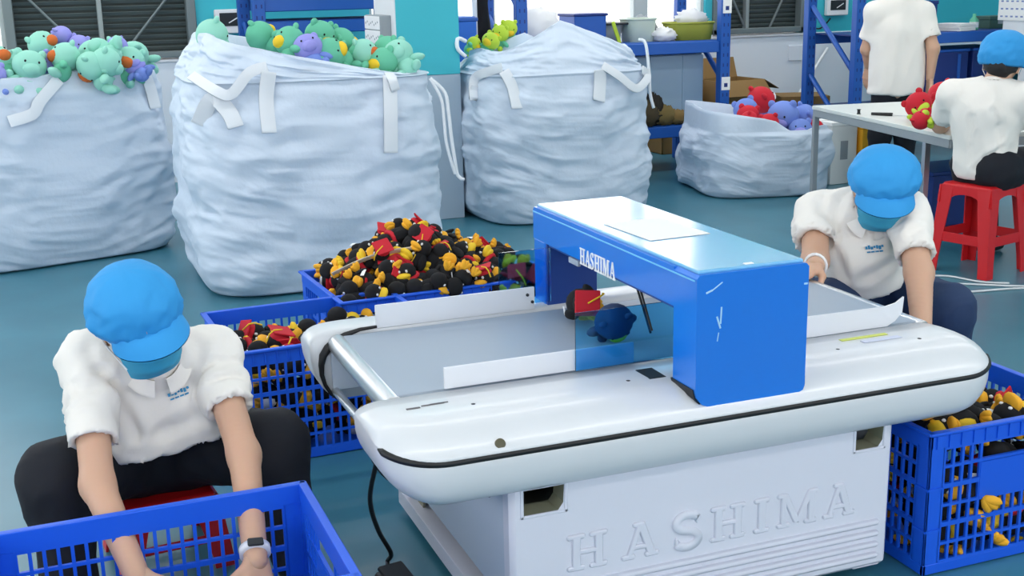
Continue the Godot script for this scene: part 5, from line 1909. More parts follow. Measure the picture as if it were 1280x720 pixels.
func worker_standing() -> void:
	var t := thing("person", "worker in a white polo standing with his back turned behind the sewing table", "person")
	var o := Vector3(5.44, 0, -6.83)
	var neck := o + Vector3(0, 1.285, 0)
	var sha := o + Vector3(-0.145, 1.195, -0.06)
	var shb := o + Vector3(0.150, 1.195, 0.06)
	var ela := o + Vector3(-0.150, 0.95, -0.13)
	var elb := o + Vector3(0.185, 0.95, 0.14)
	var wra := o + Vector3(-0.03, 0.82, -0.26)
	var wrb := o + Vector3(0.180, 0.755, 0.13)
	var pel := o + Vector3(0, 0.70, 0)
	var chest := o + Vector3(0, 1.08, 0)
	var u := Vector3(0, 1, -0.05)
	var f := Vector3(0.35, -0.2, -0.9)
	var b := frame(u, f)
	f = b.z
	u = b.y
	var hc := neck + Vector3(0.01, 0.12, -0.02)
	var skin := head_prims(hc, u, f, neck)
	skin.append_array([pr(neck, chest, 0.055, 0.10), pr(chest, pel, 0.10, 0.10), pr(sha, shb, 0.045, 0.045), pr(sha, ela, 0.046, 0.041), pr(ela, wra, 0.040, 0.027), pr(shb, elb, 0.046, 0.041), pr(elb, wrb, 0.041, 0.027)])
	var g := G.new()
	Soft.new(skin, 0.012, 0.022).into(g)
	Soft.new(finger_hand(wrb, Vector3(0.05, -1, -0.02), Vector3(-1, 0, -0.2), -1.0, 0.35), 0.0048, 0.012).into(g)
	Soft.new(finger_hand(wra, Vector3(-0.05, -1, -0.05), Vector3(1, 0, -0.2), 1.0, 0.35), 0.0048, 0.012).into(g)
	part(t, "body", g.mesh(), M.skin)
	var nf := Vector3(0.36, 0, -0.93)
	var side := Vector3(0.93, 0, 0.36)
	var hem := [o + Vector3(0, 0.650, 0), Vector3(0, -1, 0)]
	var sh := [pr(pel - side * 0.055 - Vector3(0, 0.08, 0), chest - side * 0.05, 0.135, 0.135, {"n": nf, "s": 0.80, "cut": hem}), pr(pel + side * 0.055 - Vector3(0, 0.08, 0), chest + side * 0.05, 0.135, 0.135, {"n": nf, "s": 0.80, "cut": hem}), pr(chest, o + Vector3(0, 1.20, 0), 0.14, 0.10, {"n": nf, "s": 0.8}), pr(sha, shb, 0.066, 0.066), pr(o + Vector3(-0.04, 1.245, 0), sha, 0.058, 0.062), pr(o + Vector3(0.04, 1.245, 0), shb, 0.058, 0.062)]
	sh.append_array(sleeve(sha, ela, 0.72, 0.070, 0.072))
	sh.append_array(sleeve(shb, elb, 0.70, 0.070, 0.072))
	sh.append(pr(neck + Vector3(0, 0.03, 0), neck + Vector3(0, 0.1, 0), 0.058, 0.058, {"sub": true}))
	clothed(t, "polo_shirt", sh, 0.012, 0.04, M.polo, 35, 0.010, Vector3(6, 2.6, 6))
	collar(t, neck + Vector3(0, 0.0, 0), Vector3(0, 1, 0), Vector3(0.36, 0, -0.93), 0.060)
	var tr := [pr(pel + side * -0.07 - Vector3(0, 0.05, 0), o + side * -0.09 + Vector3(0, 0.38, 0), 0.088, 0.075), pr(pel + side * 0.07 - Vector3(0, 0.05, 0), o + side * 0.09 + Vector3(0, 0.38, 0), 0.088, 0.075), pr(o + side * -0.09 + Vector3(0, 0.38, 0), o + side * -0.09 + Vector3(0, 0.09, 0), 0.074, 0.058), pr(o + side * 0.09 + Vector3(0, 0.38, 0), o + side * 0.09 + Vector3(0, 0.09, 0), 0.074, 0.058), pr(pel - side * 0.05, pel + side * 0.05, 0.095, 0.095, {"n": nf, "s": 0.8})]
	clothed(t, "trousers", tr, 0.015, 0.03, M.trouser, 39, 0.008, Vector3(6, 4, 6))
	shoe(t, o + side * -0.09, nf)
	shoe(t, o + side * 0.09, nf)
	cap_on(t, hc + u * 0.048 - f * 0.006, b, 0.110, 0.080, 0.112, false, 0.42, 71)
	var hair := Soft.new([pr(hc - f * 0.024 + u * 0.004, hc - f * 0.010 + u * 0.004, 0.083, 0.082, {"cut": [hc - u * 0.038, -u]})], 0.012, 0.02)
	part(t, "hair", hair.into(G.new()).mesh(), M.hair)


# ---------------------------------------------------------------- moulded plastic stool with four tapered legs and a ring of rails
func stool(label: String, cx: float, cz: float, turn: float, h: float, base: float, top: float) -> void:
	var t := thing("stool", label, "stool", Vector3(cx, 0, cz), turn, "")
	var b2 := base / 2
	var t2 := top / 2
	part(t, "seat", G.new().box(Vector3(0, h - 0.014, 0), Vector3(top, 0.028, top), 0.013).mesh(), M.red)
	var sk := G.new()
	for k in 4:
		var bs := Basis(Vector3.UP, PI / 2 * k)
		# apron with an arched lower edge
		var poly := PackedVector2Array()
		var w := t2 + 0.004
		poly.append(Vector2(-w, h - 0.012))
		poly.append(Vector2(w, h - 0.012))
		poly.append(Vector2(w + 0.010, h - 0.10))
		for i in 11:
			var a := PI * i / 10.0
			poly.append(Vector2(cos(a) * (w - 0.045), h - 0.105 + sin(a) * 0.055))
		poly.append(Vector2(-w - 0.010, h - 0.10))
		sk.prism(poly, t2 - 0.006, t2 + 0.001, Transform3D(bs, Vector3.ZERO))
	part(t, "apron", sk.mesh(), M.red)
	for sx in [-1.0, 1.0]:
		for sz in [-1.0, 1.0]:
			var g := G.new()
			var rows := []
			for i in 7:
				var y := lerpf(h - 0.015, 0.0, i / 6.0)
				var k := 1.0 - y / h
				var e := lerpf(t2, b2, k)
				var wd := lerpf(0.075, 0.052, minf(1.0, k * 1.2))
				var th := 0.007
				# L-shaped angle section
				var cx2: float = sx * e
				var cz2: float = sz * e
				rows.append(PackedVector3Array([Vector3(cx2, y, cz2), Vector3(cx2 - sx * wd, y, cz2), Vector3(cx2 - sx * wd, y, cz2 - sz * th), Vector3(cx2 - sx * th, y, cz2 - sz * th), Vector3(cx2 - sx * th, y, cz2 - sz * wd), Vector3(cx2, y, cz2 - sz * wd)]))
			for i in 6:
				for j in 6:
					var j2 := (j + 1) % 6
					if sx * sz > 0:
						g.quad(rows[i][j], rows[i][j2], rows[i + 1][j2], rows[i + 1][j])
					else:
						g.quad(rows[i][j2], rows[i][j], rows[i + 1][j], rows[i + 1][j2])
			var q: PackedVector3Array = rows[6]
			g.tri(q[0], q[1], q[2])
			g.tri(q[0], q[2], q[3])
			g.tri(q[0], q[3], q[4])
			g.tri(q[0], q[4], q[5])
			part(t, "leg", g.mesh(), M.red)
	var yr := h * 0.40
	var er := lerpf(t2, b2, 1.0 - yr / h)
	for k in 4:
		part(t, "rail", G.new().box(Vector3(0, yr, er - 0.005), Vector3(er * 2 - 0.03, h * 0.11, 0.007), 0.002).mesh(), M.red, Transform3D(Basis(Vector3.UP, PI / 2 * k), Vector3.ZERO))

# ---------------------------------------------------------------- racks and what stands on them
func rack(label: String, x0: float, x1: float, z0: float, z1: float, h: float, levels: Array, deck: Material, labels := false) -> Node3D:
	var t := thing("storage_rack", label, "rack", Vector3((x0 + x1) / 2, 0, (z0 + z1) / 2))
	var w := (x1 - x0) / 2
	var d := absf(z0 - z1) / 2
	for sx in [-1.0, 1.0]:
		for sz in [-1.0, 1.0]:
			var p := G.new().box(Vector3(sx * w, h / 2, sz * d), Vector3(0.085, h, 0.07), 0.006)
			part(t, "post", p.mesh(), M.rack)
			var holes := G.new()
			for k in int(h / 0.075):
				holes.box(Vector3(sx * w - 0.018, 0.05 + k * 0.075, sz * d + 0.0352), Vector3(0.010, 0.026, 0.001))
				holes.box(Vector3(sx * w + 0.018, 0.05 + k * 0.075, sz * d + 0.0352), Vector3(0.010, 0.026, 0.001))
			part(t, "post_slots", holes.mesh(), M.rack_dark).set_meta("kind", "stuff")
		for k in 3:
			var y0 := 0.15 + k * 0.55
			if y0 + 0.5 < h:
				part(t, "brace", G.new().tube([Vector3(sx * w, y0, d - 0.03), Vector3(sx * w, y0 + 0.5, -d + 0.03)], 0.022, 6).mesh(), M.rack)
	for y in levels:
		for sz in [-1.0, 1.0]:
			part(t, "beam", G.new().box(Vector3(0, y - 0.045, sz * (d - 0.01)), Vector3(w * 2 - 0.08, 0.085, 0.045), 0.006).mesh(), M.rack)
		part(t, "shelf_deck", G.new().box(Vector3(0, y - 0.004, 0), Vector3(w * 2 - 0.06, 0.012, d * 2 - 0.05), 0.002).mesh(), deck)
	if labels:
		for y in [1.235, 0.66]:
			part(t, "post_label", G.new().box(Vector3(w + 0.006, y, d + 0.036), Vector3(0.075, 0.10, 0.001)).mesh(), M.paper)
			part(t, "label_mark", G.new().box(Vector3(w + 0.006, y - 0.012, d + 0.0368), Vector3(0.030, 0.030, 0.001)).mesh(), M.rack_dark)
	return t


func blob(called: String, label: String, category: String, at: Vector3, r: Vector3, m: Material, seed_: int, lump := 0.22) -> MeshInstance3D:
	var nz := fnoise(seed_, 1.0, 3)
	var g := G.new().ellipsoid(Vector3.ZERO, r, Basis(), 28, 18)
	for i in g.v.size():
		var q := g.v[i] / r
		var k := 1.0 + lump * nz.get_noise_3dv(q * 2.2)
		var p := g.v[i] * k
		p.y = maxf(p.y, -r.y * 0.8)
		g.v[i] = p + Vector3(0, r.y * 0.8, 0)
	return solo(called, label, category, g.mesh(), m, at)


func basket(called: String, label: String, at: Vector3, w: float, h: float, d: float, m: Material) -> Node3D:
	var t := thing(called, label, "basket", at)
	var rows := []
	for p in [[0.88, 0.0], [1.0, h], [0.95, h], [0.85, 0.012]]:
		var ring := PackedVector3Array()
		for j in 40:
			var a := TAU * j / 40.0
			var c := cos(a)
			var s := sin(a)
			ring.append(Vector3(w / 2 * p[0] * signf(c) * pow(absf(c), 0.5), p[1], d / 2 * p[0] * signf(s) * pow(absf(s), 0.5)))
		rows.append(ring)
	part(t, "tub", G.new().rings(rows).mesh(), m)
	var rim := []
	for j in 41:
		var a := TAU * j / 40.0
		var c := cos(a)
		var s := sin(a)
		rim.append(Vector3(w / 2 * signf(c) * pow(absf(c), 0.5), h, d / 2 * signf(s) * pow(absf(s), 0.5)))
	part(t, "rim", G.new().tube(rim, 0.009, 6, false).mesh(), m)
	return t


func carton(label: String, at: Vector3, w: float, h: float, d: float, turn: float, open: bool) -> Node3D:
	var t := thing("cardboard_box", label, "box", at, turn)
	var g := G.new()
	for s in [-1.0, 1.0]:
		g.box(Vector3(s * (w / 2 - 0.003), h / 2, 0), Vector3(0.006, h, d))
		g.box(Vector3(0, h / 2, s * (d / 2 - 0.003)), Vector3(w, h, 0.006))
	g.box(Vector3(0, 0.003, 0), Vector3(w, 0.006, d))
	part(t, "box_body", g.mesh(), M.carton)
	if open:
		part(t, "flap", G.new().box(Vector3(0, 0, d * 0.22), Vector3(w, 0.005, d * 0.45)).mesh(), M.carton, Transform3D(Basis(Vector3.RIGHT, 0.75), Vector3(0, h, d / 2)))
		part(t, "flap", G.new().box(Vector3(0, 0, -d * 0.22), Vector3(w, 0.005, d * 0.45)).mesh(), M.carton, Transform3D(Basis(Vector3.RIGHT, 1.2), Vector3(0, h, -d / 2)))
		part(t, "flap", G.new().box(Vector3(w * 0.2, 0, 0), Vector3(w * 0.4, 0.005, d)).mesh(), M.carton_in, Transform3D(Basis(Vector3.BACK, -0.5), Vector3(w / 2, h, 0)))
	else:
		for s in [-1.0, 1.0]:
			part(t, "flap", G.new().box(Vector3(0, h + 0.002, s * d / 4), Vector3(w, 0.005, d / 2 - 0.004)).mesh(), M.carton)
	return t


func lidded_box(called: String, label: String, at: Vector3, size: Vector3, m: Material, trim: Material) -> Node3D:
	# a box with a slightly wider lid, a front seam and a strip of tape or label
	var t := thing(called, label, "box", at)
	part(t, "box_body", G.new().box(Vector3(0, size.y * 0.5, 0), size, 0.006).mesh(), m)
	part(t, "lid", G.new().box(Vector3(0, size.y - 0.012, 0), Vector3(size.x + 0.012, 0.030, size.z + 0.012), 0.005).mesh(), m)
	part(t, "tape", G.new().box(Vector3(0, size.y * 0.55, size.z * 0.5 + 0.0005), Vector3(size.x * 0.28, size.y * 0.30, 0.002)).mesh(), trim)
	part(t, "seam", G.new().box(Vector3(0, size.y + 0.0035, 0), Vector3(size.x, 0.002, 0.004)).mesh(), trim)
	return t


func racks() -> void:
	rack("blue steel rack with a shelf of clutter behind the peaked bulk bag", 3.225, 4.885, -8.165, -8.85, 2.2, [0.36, 0.985], M.rack, true)
	rack("dark blue steel rack behind the largest bulk bag", 1.43, 2.45, -8.46, -9.1, 2.2, [0.5, 1.225, 1.375], M.rack_dark)
	rack("blue steel rack with bins behind the standing worker", 5.96, 8.1, -7.96, -8.6, 2.2, [0.40, 0.985], M.rack_dark)
	# clutter on the middle rack
	var bk := basket("basket", "olive green basket on the rack shelf beside the labelled post", Vector3(4.72, 0.985, -8.42), 0.36, 0.13, 0.30, M.olive)
	bk.set_meta("category", "basket")
	blob("plastic_bag", "small white plastic bag bulging out of the olive basket", "bag", Vector3(4.74, 1.085, -8.42), Vector3(0.12, 0.07, 0.10), M.white, 5, 0.5)
	blob("plastic_bag", "crumpled white plastic bag lying beside the olive basket", "bag", Vector3(4.47, 0.985, -8.36), Vector3(0.10, 0.055, 0.09), M.white, 6, 0.5)
	blob("plastic_bag", "grey white plastic bag behind the clear tub on the rack", "bag", Vector3(4.42, 0.985, -8.62), Vector3(0.12, 0.10, 0.10), M.grey, 7, 0.4)
	basket("storage_tub", "pale clear storage tub stacked on the rack shelf", Vector3(4.30, 0.985, -8.45), 0.24, 0.17, 0.24, mat(c8(196, 210, 196), 0.3)).set_meta("category", "tub")
	basket("storage_tub", "grey storage tub with a dark lid left of the clear tub", Vector3(4.0, 0.985, -8.55), 0.36, 0.13, 0.30, M.grey).set_meta("category", "tub")
	part(get_node("storage_tub_001"), "lid", G.new().box(Vector3(0, 0.14, 0), Vector3(0.40, 0.016, 0.34), 0.006).mesh(), M.dark)
	solo("plastic_strip", "lime green plastic strip leaning on the grey storage tub", "strip", G.new().box(Vector3(0, 0.08, 0), Vector3(0.03, 0.17, 0.012), 0.004, Basis(Vector3.BACK, 0.35)).mesh(), M.lime, Vector3(4.06, 0.985, -8.33))
	var bx := thing("bin_box", "blue plastic bin on the rack behind the peak of the bulk bag", "bin", Vector3(3.80, 0.985, -8.5))
	part(bx, "bin", G.new().box(Vector3(0.06, 0.11, 0), Vector3(0.26, 0.22, 0.30), 0.01).mesh(), M.rack)
	part(bx, "bin_rim", G.new().box(Vector3(0.06, 0.215, 0), Vector3(0.28, 0.02, 0.32), 0.006).mesh(), M.rack_dark)
	blob("plastic_bag", "white plastic bag on the rack beside the blue bin", "bag", Vector3(3.47, 0.985, -8.45), Vector3(0.16, 0.15, 0.14), M.white, 15, 0.5)
	# under the shelf: wrapped sheet goods, brown goods
	var fl := thing("wrapped_stack", "tall stack wrapped in grey blue film under the rack shelf", "package", Vector3(4.52, 0.365, -8.50))
	part(fl, "film_wrap", G.new().box(Vector3(0, 0.26, 0), Vector3(0.62, 0.52, 0.30), 0.02).mesh(), M.film)
	part(fl, "fold", G.new().box(Vector3(0.12, 0.26, 0.152), Vector3(0.012, 0.5, 0.008), 0.003).mesh(), M.film)
	part(fl, "fold", G.new().box(Vector3(-0.16, 0.26, 0.152), Vector3(0.010, 0.5, 0.008), 0.003).mesh(), M.film)
	for k in 4:
		blob("cloth_bundle", ["brown cloth bundle", "khaki cloth bundle", "dark brown cloth bundle", "tan cloth bundle"][k] + " on the lowest shelf of the rack right of the peaked bag", "bundle", Vector3([4.25, 4.42, 4.34, 4.52][k], 0.365, [-8.22, -8.24, -8.27, -8.25][k]), Vector3([0.10, 0.09, 0.07, 0.07][k], [0.10, 0.08, 0.13, 0.06][k], 0.075), mat([c8(70, 62, 44), c8(120, 104, 62), c8(38, 36, 30), c8(140, 116, 70)][k], 0.9), 80 + k, 0.6)
	# cartons along the wall
	carton("open cardboard box with raised flaps on the floor right of the rack post", Vector3(5.52, 0.0, -9.12), 0.44, 0.60, 0.40, 0.06, true)
	carton("closed cardboard box half hidden behind the rack post brace", Vector3(5.02, 0.0, -9.25), 0.34, 0.60, 0.36, 0.0, false)
	carton("flat cardboard box low behind the red plush toy", Vector3(6.16, 0.0, -9.0), 0.42, 0.44, 0.40, -0.35, false)
	solo("broom_stick", "thin white stick leaning against the wall behind the low white bag", "stick", G.new().tube([Vector3(0, 0, 0), Vector3(1.02, 0.77, -0.60)], 0.013, 8).mesh(), M.white, Vector3(5.80, 0.02, -8.95))
	var bb := thing("bin_box", "blue plastic bin on the floor behind the corner of the sewing table", "bin", Vector3(5.62, 0.0, -8.05))
	part(bb, "bin", G.new().box(Vector3(0, 0.2, 0), Vector3(0.36, 0.40, 0.30), 0.012).mesh(), M.rack)
	part(bb, "bin_rim", G.new().box(Vector3(0, 0.40, 0), Vector3(0.39, 0.03, 0.33), 0.008).mesh(), M.rack)
	# bins and small things on the right rack
	for k in 2:
		var b := thing("bin_box", ["dark blue bin on the lower rack shelf beside the standing worker's arm", "dark blue bin on the lower rack shelf nearest the white column"][k], "bin", Vector3(6.92 + k * 0.44, 0.40, -8.25))
		part(b, "bin", G.new().box(Vector3(0, 0.22, 0), Vector3(0.40, 0.44, 0.44), 0.012).mesh(), M.rack_dark)
		part(b, "bin_rim", G.new().box(Vector3(0, 0.43, 0), Vector3(0.42, 0.025, 0.46), 0.008).mesh(), M.rack)
		part(b, "rib", G.new().box(Vector3(0.1, 0.21, 0.222), Vector3(0.03, 0.38, 0.008), 0.003).mesh(), M.rack)
	var ps := thing("paper_stack", "stack of white paper on the right rack's upper shelf", "paper", Vector3(7.02, 0.985, -8.1))
	for k in 6:
		part(ps, "sheaf", G.new().box(Vector3(0.004 * sin(k * 2.0), 0.005 + k * 0.010, 0.003 * cos(k * 3.0)), Vector3(0.20, 0.009, 0.24), 0.002, Basis(Vector3.UP, 0.2 + 0.03 * sin(k * 1.7))).mesh(), M.paper)
	var bt := thing("bottle", "small green bottle with a white label on the right rack's shelf", "bottle", Vector3(7.19, 0.985, -8.08))
	part(bt, "glass", G.new().lathe([[0.0, 0.0], [0.034, 0.0], [0.036, 0.01], [0.036, 0.08], [0.014, 0.105], [0.014, 0.13], [0.0, 0.13]], 18).mesh(), M.plush_green)
	part(bt, "bottle_label", G.new().lathe([[0.0365, 0.02], [0.0370, 0.02], [0.0370, 0.065], [0.0365, 0.065]], 18).mesh(), M.white)
	lidded_box("parts_box", "dark green parts box at the right end of the rack shelf", Vector3(7.49, 0.985, -8.2), Vector3(0.24, 0.10, 0.2), mat(c8(60, 92, 84), 0.6), M.grey)
	lidded_box("parts_box", "dark navy parts box on the rack shelf beside the standing worker's shoulder", Vector3(6.72, 0.985, -8.3), Vector3(0.34, 0.24, 0.26), M.rack_dark, M.rack)
	# clutter left of the peaked bag, on stacked bins
	var sb := thing("bin_box", "bright blue bin showing between the teal column and the peaked bag", "bin", Vector3(2.80, 0.0, -8.35))
	part(sb, "bin", G.new().box(Vector3(0, 0.61, 0), Vector3(0.22, 1.22, 0.30), 0.012).mesh(), mat(c8(30, 104, 204), 0.5))
	part(sb, "bin_rim", G.new().box(Vector3(0, 1.20, 0), Vector3(0.235, 0.03, 0.315), 0.008).mesh(), M.rack)
	solo("pole", "thin white pole standing between the column and the peaked bag", "pole", G.new().tube([Vector3(0, 0, 0), Vector3(0, 1.6, 0)], 0.018, 10).mesh(), M.white, Vector3(2.965, 0.0, -8.40))
	var dk := thing("coat_rack", "black garment hanging on a stand behind the peaked bag", "garment", Vector3(3.10, 0.0, -8.62))
	part(dk, "stand", G.new().tube([Vector3(0, 0, 0), Vector3(0, 1.5, 0)], 0.015, 8).mesh(), M.dark)
	part(dk, "cloth", Soft.new([pr(Vector3(0, 1.36, 0), Vector3(0, 0.80, 0), 0.05, 0.09, {"n": Vector3(0, 0, 1), "s": 0.6})], 0.012, 0.02).fold(fnoise(3), 0.02, Vector3(9, 3, 9)).into(G.new()).mesh(), M.plush_black)


func table_corner() -> void:
	# long sewing table, turned a little
	var ang := -0.175
	var t := thing("sewing_table", "long white topped work table with grey metal legs behind the right worker", "table", Vector3(4.48, 0, -6.41), -0.175)
	part(t, "table_top", G.new().box(Vector3(0.60, 0.648, 0.80), Vector3(1.20, 0.024, 1.60), 0.004).mesh(), M.table)
	var ap := G.new()
	for s in [[Vector3(0.60, 0.615, 0.015), Vector3(1.18, 0.045, 0.025)], [Vector3(0.60, 0.615, 1.585), Vector3(1.18, 0.045, 0.025)], [Vector3(0.015, 0.615, 0.80), Vector3(0.025, 0.045, 1.58)], [Vector3(1.185, 0.615, 0.80), Vector3(0.025, 0.045, 1.58)]]:
		ap.box(s[0], s[1], 0.003)
	part(t, "frame", ap.mesh(), M.grey)
	for p in [Vector2(0.02, 0.02), Vector2(1.18, 0.02), Vector2(0.02, 1.35), Vector2(1.18, 1.58)]:
		part(t, "leg", G.new().box(Vector3(p.x, 0.30, p.y), Vector3(0.034, 0.60, 0.034), 0.004).mesh(), M.steel if p.y > 1.0 else M.grey)
	var kn := thing("thread_knife", "black handled thread knife lying on the table's left edge", "knife", Vector3(4.47, 0.6605, -5.73), -0.94)
	part(kn, "handle", G.new().tube([Vector3(-0.05, 0.009, 0), Vector3(0.07, 0.009, 0)], [0.008, 0.010], 8).mesh(), M.black)
	part(kn, "blade", G.new().box(Vector3(0.12, 0.005, 0), Vector3(0.11, 0.002, 0.012)).mesh(), M.steel)
	solo("thread_spool", "small black spool on the table beside the knife handle", "spool", G.new().lathe([[0.0, 0.0], [0.013, 0.0], [0.009, 0.006], [0.009, 0.022], [0.013, 0.028], [0.0, 0.028]], 14).mesh(), M.black, Vector3(4.42, 0.6605, -5.86))
	# under and behind the table
	lidded_box("carton", "white carton standing under the far end of the table", Vector3(5.26, 0, -7.25), Vector3(0.22, 0.44, 0.26), M.paper, M.grey)
	lidded_box("carton", "yellow carton standing under the far end of the table", Vector3(5.47, 0, -7.22), Vector3(0.16, 0.41, 0.26), M.yellow, M.carton)
	var bl := thing("bin_box", "blue bin at the left under the table corner beside the low white bag", "bin", Vector3(5.23, 0, -7.62))
	part(bl, "bin", G.new().box(Vector3(0, 0.22, 0), Vector3(0.26, 0.44, 0.28), 0.012).mesh(), M.rack)
	part(bl, "bin_rim", G.new().box(Vector3(0, 0.44, 0), Vector3(0.28, 0.025, 0.30), 0.008).mesh(), M.rack_dark)
	var pb := thing("bin_box", "dark blue bin on the floor under the sewing table by the grey leg", "bin", Vector3(4.95, 0, -5.75))
	part(pb, "bin", G.new().box(Vector3(0, 0.16, 0), Vector3(0.40, 0.32, 0.34), 0.012).mesh(), M.rack_dark)
	part(pb, "bin_rim", G.new().box(Vector3(0, 0.32, 0), Vector3(0.43, 0.025, 0.37), 0.008).mesh(), M.rack_dark)
	# white wires on the floor by the stool
	for w in [[[3.70, -4.66], [3.9, -4.66], [4.04, -4.60], [4.10, -4.44], [4.2, -4.36]], [[3.68, -4.52], [3.95, -4.47], [4.15, -4.33], [4.45, -4.15]], [[3.60, -4.36], [3.80, -4.33], [4.0, -4.30], [4.3, -4.22], [4.6, -4.0]]]:
		var c := Curve3D.new()
		for p in w:
			c.add_point(Vector3(p[0], 0.006, p[1]))
		for i in range(1, w.size() - 1):
			var d := (c.get_point_position(i + 1) - c.get_point_position(i - 1)) * 0.2
			c.set_point_in(i, -d)
			c.set_point_out(i, d)
		var path := []
		for i in 31:
			path.append(c.sample_baked(c.get_baked_length() * i / 30.0, true))
		solo("wire", ["thin white wire looping against the red stool's front leg", "thin white wire crossing the floor in front of the red stool", "thin white wire nearest the camera on the floor by the red stool"][taken.get("wire", 0)], "wire", G.new().tube(path, 0.005, 6).mesh(), M.cable_white)


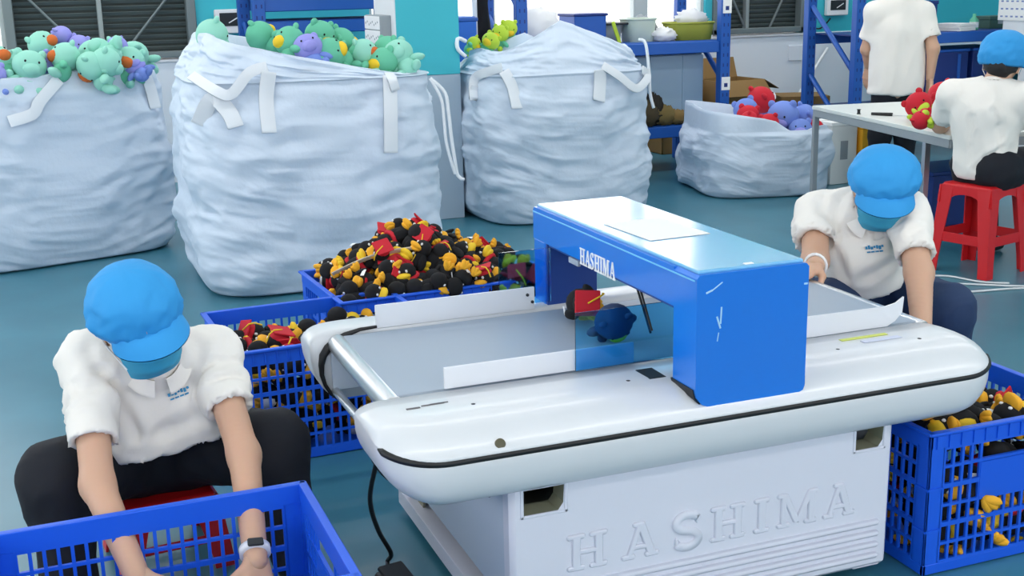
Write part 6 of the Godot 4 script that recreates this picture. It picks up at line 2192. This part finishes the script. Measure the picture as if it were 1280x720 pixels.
func details() -> void:
	# switch box on the column, gauges on the wall, paper on the right column
	var sb := thing("switch_box", "white electrical box with two rows of labels on the teal column's side", "box", Vector3(1.99, 1.095, -7.44))
	part(sb, "box_body", G.new().box(Vector3(0, 0.085, 0), Vector3(0.075, 0.18, 0.36), 0.006).mesh(), M.grey)
	for k in 2:
		part(sb, "cover", G.new().box(Vector3(-0.039, 0.043 + k * 0.086, 0), Vector3(0.006, 0.080, 0.35), 0.003).mesh(), M.white)
		var mk := G.new()
		for i in 8:
			mk.box(Vector3(-0.0425, 0.040 + k * 0.086 + 0.010 * sin(i * 2.1), -0.14 + i * 0.04), Vector3(0.001, 0.012, 0.016))
		part(sb, "switch_marks", mk.mesh(), M.grey)
	for q in [[1.40, 1.115, 0.235, 0.18, "white framed gauge box with a dark window above the largest bulk bag"], [6.91, 1.085, 0.235, 0.16, "white framed gauge box with a dark window beside the right fan"]]:
		var t := thing("gauge_box", q[4], "gauge", Vector3(q[0], q[1], -9.585))
		var w: float = q[2]
		var h: float = q[3]
		part(t, "casing", G.new().box(Vector3(0, h / 2, 0.02), Vector3(w, h, 0.05), 0.008).mesh(), M.white)
		part(t, "window", G.new().box(Vector3(0, h * 0.58, 0.046), Vector3(w * 0.70, h * 0.55, 0.004), 0.001).mesh(), M.dark)
		part(t, "needle", G.new().box(Vector3(0.02, h * 0.55, 0.049), Vector3(w * 0.35, 0.008, 0.002), 0.0, Basis(Vector3.BACK, 0.5)).mesh(), M.white)
	solo("cover_plate", "small square cover plate on the white wall above the leaning stick", "plate", G.new().box(Vector3.ZERO, Vector3(0.15, 0.14, 0.012), 0.004).mesh(), M.dado, Vector3(6.50, 0.76, -9.595))
	var wc := []
	for i in 13:
		var u := i / 12.0
		wc.append(Vector3(lerpf(6.60, 6.86, u), 1.06 - 0.09 * sin(u * PI), -9.58))
	solo("cable", "black cable sagging between the right fan and the gauge box", "cable", G.new().tube(wc, 0.007, 6).mesh(), M.black)
	var cal := thing("wall_sheet", "white printed sheet pinned to the right white column", "paper", Vector3(7.085, 1.075, -7.50), -PI / 2)
	part(cal, "paper", G.new().box(Vector3(0, 0.20, 0), Vector3(0.40, 0.40, 0.006), 0.001).mesh(), M.paper)
	var ln := G.new()
	for r in 6:
		for c in 7:
			ln.box(Vector3(-0.16 + c * 0.053, 0.03 + r * 0.058, 0.0035), Vector3(0.026, 0.012, 0.001))
	part(cal, "printed_marks", ln.mesh(), mat(c8(120, 140, 190), 0.7))
	solo("paper_sheet", "white paper sheet lying on the blue detector head", "paper", G.new().box(Vector3(0, 0.001, 0), Vector3(0.165, 0.0012, 0.235), 0.0, Basis(Vector3.UP, 0.05)).mesh(), M.paper, Vector3(1.368, 0.8545, -2.59))
	# black cable down to the foot pedal
	var pts := [Vector3(0.613, 0.455, -2.46), Vector3(0.615, 0.40, -2.50), Vector3(0.625, 0.26, -2.62), Vector3(0.66, 0.14, -2.70), Vector3(0.70, 0.05, -2.74), Vector3(0.70, 0.008, -2.78), Vector3(0.69, 0.008, -2.72)]
	var c := Curve3D.new()
	for p in pts:
		c.add_point(p)
	for i in range(1, pts.size() - 1):
		var d: Vector3 = (pts[i + 1] - pts[i - 1]) * 0.18
		c.set_point_in(i, -d)
		c.set_point_out(i, d)
	var path := []
	for i in 41:
		path.append(c.sample_baked(c.get_baked_length() * i / 40.0, true))
	solo("cable", "black cable hanging from the conveyor's tie rod to the floor", "cable", G.new().tube(path, 0.006, 8).mesh(), M.black)
	var pd := thing("foot_pedal", "black foot pedal on the floor at the bottom edge by the machine", "pedal", Vector3(0.69, 0.0, -2.665), 0.15)
	part(pd, "pedal_base", G.new().box(Vector3(0, 0.012, 0), Vector3(0.075, 0.024, 0.10), 0.006).mesh(), M.black)
	part(pd, "treadle", G.new().box(Vector3(0, 0.032, 0.005), Vector3(0.068, 0.014, 0.085), 0.005, Basis(Vector3.RIGHT, 0.15)).mesh(), M.dark)
	# white tie on the toy in the left crate
	var tie := []
	var tc := Curve3D.new()
	for p in [Vector3(0.392, 0.340, -2.075), Vector3(0.383, 0.352, -2.080), Vector3(0.366, 0.340, -2.085), Vector3(0.368, 0.315, -2.085), Vector3(0.374, 0.298, -2.085), Vector3(0.378, 0.270, -2.085), Vector3(0.380, 0.235, -2.09)]:
		tc.add_point(p)
	for i in range(1, 6):
		var d := (tc.get_point_position(i + 1) - tc.get_point_position(i - 1)) * 0.2
		tc.set_point_in(i, -d)
		tc.set_point_out(i, d)
	for i in 25:
		tie.append(tc.sample_baked(tc.get_baked_length() * i / 24.0, true))
	var tg := thing("cord", "white cord tied in a knot sticking up at the crate's right corner", "cord")
	part(tg, "loop", G.new().tube(tie, 0.0035, 6).mesh(), M.white)
	part(tg, "knot", G.new().ellipsoid(Vector3(0.374, 0.297, -2.084), Vector3(0.008, 0.007, 0.007), Basis(), 8, 6).mesh(), M.white)
	part(tg, "loose_end", G.new().tube([Vector3(0.374, 0.297, -2.084), Vector3(0.360, 0.303, -2.080), Vector3(0.345, 0.298, -2.075)], 0.0033, 6).mesh(), M.white)
	var band := []
	for i in 25:
		var u := i / 24.0
		band.append(Vector3(lerpf(0.93, 1.235, u), lerpf(0.415, 0.50, u) + 0.02 * sin(u * PI), lerpf(-4.30, -4.22, u)))
	solo("strap_band", "off white strap lying slantwise over the tall heap of black toys", "strap", G.new().ribbon(band, [Vector3(0, 0.7, 0.7)], 0.022, 0.004).mesh(), mat(c8(214, 208, 196), 0.7))
